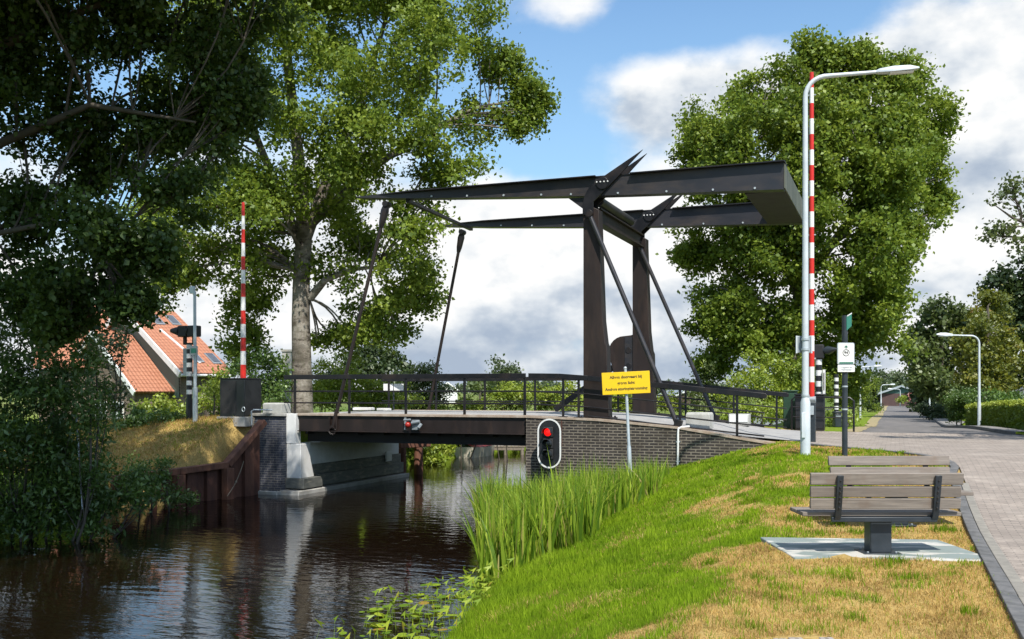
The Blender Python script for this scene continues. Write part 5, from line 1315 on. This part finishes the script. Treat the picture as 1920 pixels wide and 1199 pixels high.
# the dark tree leaning in from the left, close to the camera
Y0 = 17.0; b0x, b0y = -11.9, 18.6; zb0 = gz(b0x, b0y)
dark = [(60, 30, 150, 100), (240, 70, 130, 110), (390, 50, 110, 130), (420, 210, 80, 100, 1), (290, 230, 100, 90), (90, 230, 110, 80), (60, 420, 90, 80), (190, 420, 85, 85), (330, 330, 70, 80, .5), (140, 530, 90, 60), (50, 560, 80, 60), (235, 505, 40, 60),
        (20, 130, 100, 90), (170, 310, 80, 60, 1.5), (450, 100, 60, 90, 1), (290, 470, 35, 45), (100, 600, 70, 30), (250, 560, 28, 28),
        (0, -180, 260, 170, -1), (300, -160, 230, 150, -1), (-250, 150, 240, 220, -1), (-200, 480, 220, 160, 1), (480, -130, 130, 110, 0)]
dl = lobes_from(dark, Y0, 5, 1.3, 1.2)
dl += [((-5.2, 12.6, 10.0), (2.2, 2.0, 1.3)), ((-8.2, 12.6, 9.4), (2.4, 2.0, 1.4)), ((-3.1, 13.2, 11.4), (1.9, 1.7, 1.2)), ((-6.2, 10.6, 10.9), (2.2, 1.9, 1.3)), ((-5.4, 18.6, 14.2), (2.3, 1.9, 1.4)), ((-7.6, 18.4, 13.6), (2.2, 1.8, 1.4)), ((-3.9, 17.4, 14.0), (1.9, 1.6, 1.2)), ((-9, 21, 14.2), (2.6, 2.2, 1.8)), ((-7.4, 22.6, 14.5), (2.4, 2, 1.6)), ((-11.5, 23, 15), (2.8, 2.4, 2)), ((-10.5, 19.5, 11.5), (2.6, 2.2, 1.8)), ((-7.5, 14.5, 10.6), (3.0, 2.6, 1.6)), ((-4.4, 14.8, 11.2), (2.4, 2.4, 1.4)), ((-10.5, 15, 9.5), (2.6, 2.6, 2.0)), ((-7.0, 11.8, 11.2), (2.6, 2.2, 1.5)), ((-5.6, 17.2, 12.5), (3.0, 2.5, 1.6)), ((-9.5, 18, 13), (3.2, 3, 2)), ((-11, 12, 8.6), (2.3, 2.2, 1.6))]  # unseen crown lobes above the frame, added to shade this tree and the embankment
tr0 = [([(b0x, b0y, zb0 - .3), (-11.7, 18.3, 3), (-11.2, 17.9, 6), (-10.4, 17.6, 9), (-9.6, 17.2, 12)], [.42, .36, .31, .24, .10]),
       ([(-11.5, 18.1, 4.6), (-9.5, 17.4, 5.8), (-7.2, 17.0, 6.6), (-5.4, 17.0, 6.3)], [.13, .09, .05, .02]),
       ([(-11.4, 18.0, 5.4), (-9.0, 17.2, 7.6), (-6.4, 17.0, 8.6), (-4.6, 17.0, 8.4)], [.13, .09, .05, .02]),
       ([(-11.6, 18.2, 3.4), (-9.8, 17.4, 4.3), (-7.8, 17.0, 4.6), (-6.8, 17.0, 3.9)], [.09, .06, .04, .02])]
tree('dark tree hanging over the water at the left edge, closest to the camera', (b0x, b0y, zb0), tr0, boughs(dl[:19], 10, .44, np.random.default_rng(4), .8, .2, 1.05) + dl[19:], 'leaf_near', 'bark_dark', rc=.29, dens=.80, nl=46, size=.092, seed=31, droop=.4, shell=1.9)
# the large tree on the right behind the counterweight
Y2 = 45.0; b2x, b2y = P(1497, 775, Y2)[:2]; zb2 = gz(b2x, b2y)
right = [(1560, 165, 90, 65), (1470, 205, 85, 70), (1370, 250, 80, 65), (1305, 285, 55, 45), (1650, 185, 85, 75), (1720, 215, 50, 70), (1725, 320, 45, 70), (1560, 290, 120, 90, -3), (1660, 320, 90, 90, -2), (1430, 330, 110, 80, -2), (1320, 330, 50, 40),
         (1340, 455, 65, 50), (1300, 480, 35, 30), (1600, 440, 120, 90, -3), (1680, 445, 55, 65), (1460, 470, 110, 80, -2), (1360, 560, 60, 45), (1325, 610, 30, 30), (1480, 600, 110, 80, -1), (1620, 570, 90, 80, -2), (1400, 640, 65, 50), (1540, 690, 70, 60, 1), (1625, 620, 48, 45, 0), (1670, 545, 40, 40, 0),
         (1340, 680, 35, 30, 0), (1745, 250, 28, 50), (1600, 110, 50, 30), (1520, 105, 40, 22), (1690, 130, 40, 30), (1400, 185, 40, 35), (1755, 370, 22, 25)]
tr2 = [([(b2x, b2y, zb2 - .3)] + TR([(1497, 680), (1500, 590), (1510, 480), (1530, 340), (1550, 200)], Y2, None)[0], [.52, .46, .42, .33, .22, .09]),
       TR([(1500, 560), (1450, 430), (1400, 300), (1370, 240)], Y2, [.25, .19, .12, .05], [0, -.6, -1, -1]), TR([(1503, 530), (1590, 420), (1660, 280), (1690, 180)], Y2, [.25, .19, .12, .05], [0, .4, .7, .7]), TR([(1498, 620), (1420, 560), (1350, 540)], Y2, [.16, .10, .04], [0, -.5, -.8])]
tree('large broad poplar on the right, behind the counterweight and the street lamp', (b2x, b2y, zb2), tr2, boughs(lobes_from(right, Y2, 9), 10, .36, np.random.default_rng(6), 1.6, .35, 1.12), 'leaf_poplar', 'bark_pale', rc=.46, dens=.80, nl=50, size=.165, seed=41, upb=.35, droop=-.1, shell=2.0)
# tree beyond the right edge: one branch reaches into the picture
Y3 = 24.0; bx3, by3 = P(2230, 800, Y3)[:2]; zb3 = gz(bx3, by3)
tree('tree outside the right edge whose thin branch reaches into the sky', (bx3, by3, zb3), [([(bx3, by3, zb3 - .2)] + TR([(2225, 600), (2200, 450), (2180, 300)], Y3, None)[0], [.28, .24, .2, .1]), TR([(2215, 560), (2100, 480), (1980, 440), (1900, 410), (1865, 385)], Y3, [.12, .09, .05, .03, .01])],
     lobes_from([(1895, 368, 38, 22, 0), (1880, 425, 32, 16, 0), (1915, 455, 26, 14, 0), (1870, 442, 18, 8, 0), (1900, 350, 20, 8, 0), (1980, 420, 70, 60, 0), (2110, 400, 140, 130, 0), (2200, 250, 170, 120, 0)], Y3, 2, .5), 'leaf_dull', 'bark_dark', rc=.28, dens=.55, nl=26, size=.10, seed=51)
# right-hand trees along the lane
def rtree(label, px, Y, L, mat, seed, rc=.55, size=.2, nl=50, dens=1.0, group='trees along the right of the lane', upb=.5, droop=.2, bark='bark_dark', r0=.25):
    x, y, _ = P(px, 760, Y); z = gz(x, y); top = min(q[1] for q in L)
    tree(label, (x, y, z), [([(x, y, z - .3)] + TR([(px, 720), (px + 3, (720 + top)/2), (px + 2, top + 10)], Y, None)[0], [r0, r0*.85, r0*.6, r0*.2])], lobes_from(L, Y, seed, 1.5), mat, bark, rc=rc, dens=dens, nl=nl, size=size, seed=seed, group=group, upb=upb, droop=droop, twig=False)
rtree('dark spreading tree left of the autumn coloured tree on the lane', 1762, 62, [(1770, 600, 50, 40), (1735, 650, 42, 45), (1790, 660, 45, 60), (1740, 710, 45, 40), (1715, 655, 22, 25), (1800, 590, 25, 35), (1775, 720, 50, 40), (1745, 590, 20, 18)], 'leaf_dull', 61, size=.26, rc=.6)
rtree('yellowing autumn tree in front of the dark trees on the right', 1850, 52, [(1850, 590, 38, 36), (1838, 640, 45, 45), (1865, 650, 50, 55), (1840, 700, 42, 40), (1885, 700, 40, 45), (1862, 565, 22, 22), (1820, 690, 22, 40)], 'leaf_autumn', 62, size=.17, rc=.42, droop=-.1)
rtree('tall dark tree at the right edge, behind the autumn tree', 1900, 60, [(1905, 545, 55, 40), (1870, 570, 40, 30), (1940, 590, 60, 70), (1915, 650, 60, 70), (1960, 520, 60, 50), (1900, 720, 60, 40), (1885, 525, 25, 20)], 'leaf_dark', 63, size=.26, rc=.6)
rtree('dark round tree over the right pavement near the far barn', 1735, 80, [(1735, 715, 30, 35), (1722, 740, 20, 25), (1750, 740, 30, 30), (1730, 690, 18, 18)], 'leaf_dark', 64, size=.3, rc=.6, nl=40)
def sh(label, px, py, Y, L, mat, seed, name='shrub', cat='shrub', rc=.32, size=.11, nl=42, dens=1.0, group=None, aspect=.6, keep=None, spread=.6, droop=.2, stems=True, kind=None, upb=.4, flat=.75):
    x, y, _ = P(px, py, Y); z = gz(x, y)
    return shrub(label, (x, y, z), lobes_from(L, Y, seed, spread), mat, rc, dens, nl, size, seed, name, cat, group, aspect, upb, droop, keep, stems=stems, kind=kind, flat=flat)
sh('rounded clipped green bush behind the right clipped hedge', 1802, 785, 45, [(1802, 755, 28, 32), (1790, 770, 18, 20), (1818, 768, 18, 22)], 'leaf_shrub', 71, rc=.2, size=.09, nl=50, dens=1.3)
sh('broad dark green bush at the right of the rounded clipped bush', 1860, 785, 42, [(1850, 755, 28, 28), (1880, 760, 32, 26), (1905, 755, 28, 30)], 'leaf_shrub', 72, rc=.3, size=.12)
sh('low dark shrub along the right pavement below the lamp post', 1752, 780, 58, [(1752, 772, 24, 18), (1772, 775, 16, 16), (1733, 768, 14, 12)], 'leaf_dark', 73, rc=.28, size=.13)
sh('small clipped lime green hedge block by the far lamp post', 1736, 770, 80, [(1735, 766, 9, 5)], 'leaf_bright', 74, rc=.2, size=.12)
# the clipped hedge: box shaped, along the pavement
def hedge():
    rng = np.random.default_rng(81); A = np.array([14.95, 27.0]); B = np.array([18.25, 40.0]); h = .92; wd = .8
    L = np.linalg.norm(B - A); d = (B - A)/L; q = np.array([d[1], -d[0]])
    n = 42000; f = rng.choice(4, n, p=[.46, .10, .36, .08]); a = rng.uniform(0, L, n); c = rng.uniform(0, wd, n); u = rng.random(n)*h; j = rng.normal(size=n)*.035
    c = np.where(f == 0, j, np.where(f == 1, wd + j, c)); u = np.where(f == 2, h + j, u); a = np.where(f == 3, np.where(rng.random(n) < .5, 0, L) + j, a)
    def pts(a, c, u):
        c = c + .12*(fbm(a*1.2, u*2, 6) - .5); u = u*(1 + .08*(fbm(a*1.5, c, 5) - .5))
        x = A[0] + d[0]*a + q[0]*c; y = A[1] + d[1]*a + q[1]*c; s, w = wb(x, y); return np.stack([x, y, land(s, w) + u], 1)
    v = leaf_arrays(pts(a, c, u), np.full(n, .075), .65, .4, rng)
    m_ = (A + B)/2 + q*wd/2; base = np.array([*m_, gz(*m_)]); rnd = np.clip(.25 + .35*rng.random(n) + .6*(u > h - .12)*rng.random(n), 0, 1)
    me = arr_mesh('clipped_hedge', v - base, np.arange(len(v), dtype=np.int32), 4, {'rnd': ('FACE', np.where(u > h - .1, rnd, rnd*.12))}, 'leaf_bright')  # hedge sides much darker than the top: their shade is put into the leaf colour
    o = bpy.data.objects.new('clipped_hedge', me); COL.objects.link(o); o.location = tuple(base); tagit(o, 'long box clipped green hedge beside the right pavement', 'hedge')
    cm = MB()
    for k in range(24):
        p = A + d*(L*(k + .5)/24) + q*wd/2; cm.tube([(p[0], p[1], gz(*p) - .1), (p[0] + .05, p[1], gz(*p) + .8)], .03, 6)
    st = cm.build('stems', 'bark_dark', base=base); st.parent = o
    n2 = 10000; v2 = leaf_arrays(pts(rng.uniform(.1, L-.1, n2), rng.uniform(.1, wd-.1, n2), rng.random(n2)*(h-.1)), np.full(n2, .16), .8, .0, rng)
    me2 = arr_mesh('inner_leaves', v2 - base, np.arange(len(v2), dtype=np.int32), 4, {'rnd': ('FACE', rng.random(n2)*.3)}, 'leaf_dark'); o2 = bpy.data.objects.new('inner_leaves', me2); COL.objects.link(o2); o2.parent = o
hedge()
# far end of the lane
rtree('far tree left of the barn at the end of the lane', 1650, 125, [(1650, 715, 28, 18), (1640, 735, 22, 20), (1660, 728, 20, 22)], 'leaf_far', 91, rc=.9, size=.4, nl=40, group='trees at the end of the lane')
rtree('far tree rising behind the roof of the barn at the end of the lane', 1690, 150, [(1688, 715, 22, 18), (1700, 728, 22, 16), (1678, 725, 16, 16)], 'leaf_far', 92, rc=1.0, size=.45, nl=40, group='trees at the end of the lane')
rtree('pale far tree right of the barn at the end of the lane', 1712, 140, [(1712, 722, 18, 16), (1722, 735, 16, 16)], 'leaf_far', 93, rc=.9, size=.4, nl=40, group='trees at the end of the lane')
sh('pink and orange flowering shrub beside the far barn', 1713, 762, 100, [(1712, 742, 7, 9), (1716, 752, 8, 8)], 'leaf_pink', 94, rc=.3, size=.22, nl=30)
sh('round green bush in front of the far barn', 1693, 762, 108, [(1693, 752, 9, 7)], 'leaf_bright', 95, rc=.35, size=.22, nl=30)
sh('dark low bush on the left verge by the lane lamps', 1636, 772, 80, [(1636, 762, 10, 9), (1645, 765, 6, 6)], 'leaf_dark', 96, rc=.3, size=.16)
# undergrowth below the right tree
V2 = 'leaf_shrub'
for i, (lab, px, Y, L, mat) in enumerate([
    ('lime green bush under the large right tree, behind the railing loop', 1430, 40, [(1430, 700, 50, 45), (1400, 730, 40, 35), (1460, 735, 40, 40), (1370, 755, 30, 22)], 'leaf_bright'),
    ('green bush behind the two cabinets', 1505, 41, [(1500, 700, 40, 50), (1535, 720, 35, 45), (1480, 740, 30, 35)], 'leaf_poplar'),
    ('tall leafy bush behind the white number board', 1600, 72, [(1595, 720, 32, 45), (1620, 740, 28, 36), (1575, 750, 26, 32)], 'leaf_poplar'),
    ('low yellow green weeds at the foot of the slim banded post', 1585, 38, [(1556, 785, 12, 16), (1592, 790, 14, 12)], 'leaf_bright'),
    ('dark willow like bush left of the large right tree', 1330, 44, [(1330, 720, 34, 36), (1305, 745, 22, 20), (1350, 750, 30, 25)], 'leaf_dull')]):
    sh(lab, px, 785, Y, L, mat, 101+i, rc=.34, size=.12, group='bushes under the right tree')
sh('low green weeds on the canal bank behind the foot of the rear stay', 1410, 790, 37.5, [(1400, 775, 40, 16), (1440, 770, 34, 20), (1365, 778, 30, 12), (1470, 772, 26, 18)], 'leaf_bright', 109, rc=.28, size=.11, group='bushes under the right tree', spread=.4)
# hedge of bushes beyond the bridge
row = [('bright green bush beyond the bridge, right of the big trunk', 628, 41, [(625, 735, 45, 40), (655, 720, 40, 30), (600, 750, 30, 28), (612, 700, 26, 20)], 'leaf_bright'),
       ('yellow green bush beyond the bridge under the near hanger', 700, 42, [(695, 730, 42, 32), (725, 740, 36, 30), (680, 755, 36, 24)], 'leaf_bright'),
       ('olive green rounded bush beyond the bridge beside the far hanger', 790, 46, [(795, 705, 34, 28), (770, 725, 34, 30), (820, 735, 30, 30), (790, 750, 40, 26)], 'leaf_dull'),
       ('low bright bush beyond the deck under the far hanger', 750, 43, [(760, 757, 44, 18), (720, 762, 30, 14)], 'leaf_bright'),
       ('low lime hedge beyond the deck in the middle of the bridge', 850, 45, [(840, 762, 40, 14), (880, 760, 36, 14), (910, 764, 30, 12)], 'leaf_bright'),
       ('leafy bush beyond the deck near the brick abutment', 960, 44, [(955, 738, 38, 26), (985, 745, 34, 28), (930, 752, 30, 22)], 'leaf_bright'),
       ('bright bush behind the railing, left of the near tower', 1050, 43, [(1045, 742, 40, 24), (1075, 745, 30, 26), (1020, 752, 30, 22)], 'leaf_bright'),
       ('lime green bush between the two towers under the notice', 1160, 44, [(1155, 748, 36, 20), (1185, 752, 30, 20), (1130, 756, 28, 18)], 'leaf_bright'),
       ('yellow green bush right of the rear tower foot', 1255, 46, [(1250, 757, 34, 14), (1280, 760, 30, 12)], 'leaf_bright')]
for i, (lab, px, Y, L, mat) in enumerate(row): sh(lab, px, 778, Y, L, mat, 121+i, rc=.33, size=.125, group='bushes beyond the bridge')
rtree('dark bushy tree behind the near hanger rod', 690, 55, [(690, 665, 48, 28), (650, 690, 36, 26), (735, 680, 36, 24), (700, 700, 50, 24)], 'leaf_dark', 141, group='small trees beyond the bridge', rc=.5, size=.2)
rtree('slender young tree beyond the middle of the bridge', 945, 60, [(945, 688, 20, 14), (935, 705, 18, 14), (960, 705, 18, 12), (948, 720, 26, 12)], 'leaf_far', 142, group='small trees beyond the bridge', rc=.42, size=.18, r0=.1, dens=.8)
rtree('small grey green tree left of the slender young tree', 900, 75, [(900, 715, 16, 12), (912, 722, 18, 12), (885, 725, 14, 8)], 'leaf_dull', 143, group='small trees beyond the bridge', rc=.5, size=.22, r0=.1)
# far wood on the horizon
rng_ = np.random.default_rng(8); lob = []
for k in range(70):
    x = rng_.uniform(-330, 420); y = rng_.uniform(380, 470); h = rng_.uniform(3, 7); lob.append((np.array([x, y, h*.55]), (rng_.uniform(6, 16), 6, h*.6)))
shrub('distant line of woods along the horizon', (0, 420, 0), lob, 'leaf_far', 1.6, .9, 26, 1.1, 88, 'distant_woods', 'woods', kind='stuff', stems=False)
# bank bushes beyond the left abutment, over the water
sh('sunny yellow green bush overhanging the canal beyond the left abutment', 800, 840, 41, [(795, 845, 32, 22), (825, 838, 30, 18), (775, 840, 20, 20), (812, 860, 24, 14)], 'leaf_bright', 151, rc=.26, size=.14, aspect=.45, spread=1.2)
sh('green bush on the far canal bank before the cream boat', 860, 835, 46, [(855, 832, 22, 9), (880, 826, 24, 7)], 'leaf_shrub', 152, rc=.25, size=.13, spread=.8)
sh('tall weeds on the canal bank between the cream boat and the brick abutment', 985, 832, 50, [(985, 828, 40, 12), (940, 826, 30, 9), (1020, 828, 30, 12)], 'leaf_bright', 154, rc=.25, size=.13, spread=.5)
sh('low green growth on the canal bank behind the jetty', 955, 830, 53, [(930, 828, 30, 8), (970, 828, 30, 8), (1000, 826, 26, 8)], 'leaf_bright', 153, rc=.28, size=.14, spread=.6)
# left bank: overhanging shrub, bushes around the farmhouse
big_shrub = [(40, 640, 95, 80), (100, 720, 85, 80), (60, 800, 110, 90), (130, 830, 75, 75), (60, 900, 120, 80), (160, 890, 65, 60), (215, 930, 60, 38), (265, 925, 42, 30), (130, 960, 75, 45), (40, 980, 90, 40), (-110, 780, 120, 160), (-90, 950, 110, 60), (180, 690, 30, 50), (180, 980, 35, 25), (170, 760, 40, 50)]
sh('big dense shrub hanging over the water on the left bank', 20, 985, 20.2, big_shrub, 'leaf_shrub', 161, rc=.27, size=.115, nl=44, aspect=.38, droop=.6, spread=.9, dens=1.05)
sh('small leafy shrub at the left end of the sheet pile wall', 285, 915, 25.2, [(285, 905, 40, 32), (320, 935, 40, 14), (255, 890, 30, 30), (300, 870, 18, 20)], 'leaf_shrub', 162, rc=.2, size=.085, aspect=.45, spread=.5)
sh('green weeds on the top of the embankment by the banded signal', 300, 800, 30.5, [(300, 788, 34, 14), (250, 795, 38, 18), (335, 788, 22, 12), (220, 815, 24, 22), (270, 780, 30, 16)], 'leaf_shrub', 163, rc=.18, size=.08, spread=.4)
sh('lime green bush before the low farmhouse wing', 300, 790, 35.0, [(300, 765, 38, 22), (270, 775, 30, 18), (335, 775, 26, 20)], 'leaf_bright', 164, rc=.3, size=.12)
sh('yellow green bush between the banded signal and the black barrier box', 400, 780, 34.5, [(400, 725, 26, 28), (390, 755, 28, 26), (415, 755, 22, 26)], 'leaf_bright', 165, rc=.28, size=.11)
sh('dark green bush behind the black barrier box', 505, 780, 36.5, [(500, 690, 34, 34), (520, 720, 30, 34), (485, 735, 34, 36), (450, 690, 26, 22), (535, 745, 22, 24)], 'leaf_shrub', 166, rc=.32, size=.12)
sh('dark twiggy bush in front of the farmhouse gable', 215, 790, 32, [(205, 650, 36, 40), (180, 700, 36, 44), (215, 735, 26, 34), (240, 620, 22, 20)], 'leaf_dark', 167, rc=.32, size=.11, dens=.75)

# ================================================================== SKY, SUN, CAMERA
def make_world():
    w = bpy.data.worlds.new('World'); SC.world = w; w.use_nodes = True; w.node_tree.nodes.clear(); N = NT(w.node_tree)
    out = N('ShaderNodeOutputWorld')
    sky = N('ShaderNodeTexSky', sky_type='NISHITA', sun_disc=False, sun_elevation=math.radians(SUN_EL), sun_rotation=math.radians(SUN_ROT), air_density=1.0, dust_density=.6, ozone_density=1.6)
    g = N('ShaderNodeTexCoord').outputs['Generated']
    sp = N('ShaderNodeSeparateXYZ', {0: g})
    az = N.math('ARCTAN2', sp.outputs[0], sp.outputs[1]); el = N.math('ARCSINE', sp.outputs[2])
    def nz(de, scale, det, seed):
        v = N('ShaderNodeCombineXYZ', {0: az, 1: N.math('MULTIPLY', N.math('ADD', el, de), 1.5), 2: seed}).outputs[0]
        return N.noise(v, scale, det, .57)
    def blob(px, py, rx, ry, amp):
        a = math.atan((px - 960)/F0); e = math.atan((735 - py)/F0*math.cos(a)); wa = rx/F0; we = ry/F0
        da = N.math('DIVIDE', N.math('SUBTRACT', az, a), wa); de = N.math('DIVIDE', N.math('SUBTRACT', el, e), we)
        q = N.math('ADD', N.math('MULTIPLY', da, da), N.math('MULTIPLY', de, de))
        return N.math('MULTIPLY', N.math('EXPONENT', N.math('MULTIPLY', q, -1.0)), amp)
    def total(bl):
        t = blob(*bl[0])
        for b in bl[1:]: t = N.math('ADD', t, blob(*b))
        return t
    bias = total([(1810, 120, 270, 120, .50), (1240, 185, 130, 95, .36), (1400, 150, 120, 60, .14), (1010, 500, 420, 170, .42), (1850, 430, 260, 170, .36), (1350, 500, 300, 170, .3),
                  (1290, 30, 330, 95, -.40), (1020, 260, 130, 120, -.16), (1080, 20, 80, 36, .26), (250, 600, 420, 160, .36), (1560, 40, 70, 60, -.15), (300, 150, 500, 250, -.15), (1330, 420, 120, 70, -.2), (1150, 640, 240, 40, -.2), (1000, 385, 260, 45, .2), (960, 735, 3000, 60, .15), (1720, 640, 200, 70, .3)])
    n1 = nz(0, 4.6, 10, 3.7); n2 = nz(.030, 4.6, 5, 3.7); n3 = nz(0, 1.7, 4, 9.1); n4 = nz(0, 11.0, 6, 5.2)
    c = N.math('ADD', N.math('ADD', N.math('SUBTRACT', n1, .52), bias), N.math('MULTIPLY', N.math('SUBTRACT', n3, .5), .30)); c = N.math('ADD', c, N.math('MULTIPLY', N.math('SUBTRACT', n4, .5), .16))
    mask = N('ShaderNodeMapRange', {0: c, 1: -.10, 2: .20, 3: 0, 4: 1}, interpolation_type='SMOOTHSTEP').outputs[0]
    shade = N.math('ADD', .46, N.math('ADD', N.math('MULTIPLY', N.math('SUBTRACT', n1, n2), 4.3), N.math('MULTIPLY', N.math('SUBTRACT', n4, .5), .55)))
    grey = total([(1890, 90, 190, 100, .50), (1700, 110, 120, 60, .2), (1830, 300, 190, 60, .50), (1000, 535, 200, 60, .62), (1230, 205, 110, 70, .36), (960, 690, 2200, 62, .66), (1010, 455, 160, 30, .18), (1060, 610, 160, 40, .22), (880, 388, 130, 24, .35), (1390, 590, 300, 60, .25), (1260, 560, 200, 70, .3)])
    lit = N.math('SUBTRACT', N.math('ADD', shade, .53), grey, clamp=True)
    cl = N.ramp(lit, [(0, (4.0, 4.8, 6.0)), (.3, (5.4, 6.1, 7.0)), (.62, (7.9, 8.3, 8.7)), (.95, (9.9, 9.9, 9.8))])
    pale = N.mix(N('ShaderNodeMapRange', {0: el, 1: .05, 2: .42, 3: .80, 4: .12}).outputs[0], SKYTINT(N, sky.outputs[0]), (5.2, 8.2, 10.2))
    col = N.mix(mask, pale, cl)
    bg = N('ShaderNodeBackground', {'Color': col, 'Strength': .085}); N.l.new(bg.outputs[0], out.inputs[0])
SUN_EL, SUN_AZ = 53.0, 164.0          # azimuth of the sun measured from +Y towards +X
SUN_ROT = SUN_AZ
def SKYTINT(N, c): return N.mix(1.0, c, (1.05, 1.42, 1.75), 'MULTIPLY')
make_world()
sd = bpy.data.lights.new('sun', 'SUN'); sd.energy = 5.0; sd.angle = math.radians(.5); sd.color = (1.0, .955, .88)
so = bpy.data.objects.new('sun', sd); COL.objects.link(so)
e, a = math.radians(SUN_EL), math.radians(SUN_AZ)
tosun = Vector((math.sin(a)*math.cos(e), math.cos(a)*math.cos(e), math.sin(e)))
so.rotation_euler = tosun.to_track_quat('Z', 'Y').to_euler(); so.location = (0, 0, 60)
cam = bpy.data.cameras.new('camera'); co = bpy.data.objects.new('camera', cam); COL.objects.link(co)
cam.lens = 36*F0/1920; cam.sensor_width = 36; cam.sensor_fit = 'HORIZONTAL'; cam.shift_y = (735 - 599.5)/1920; cam.clip_end = 12000; cam.clip_start = .05
co.location = (0, 0, CAMZ); co.rotation_euler = (PI/2, 0, 0); SC.camera = co
SC.view_settings.view_transform = 'Standard'; SC.view_settings.look = 'None'; SC.view_settings.exposure = .30; SC.view_settings.gamma = 1
SC.render.engine = 'CYCLES'
try:
    SC.cycles.use_denoising = True; SC.cycles.max_bounces = 8; SC.cycles.transparent_max_bounces = 8; SC.cycles.caustics_reflective = False; SC.cycles.caustics_refractive = False
except Exception: pass
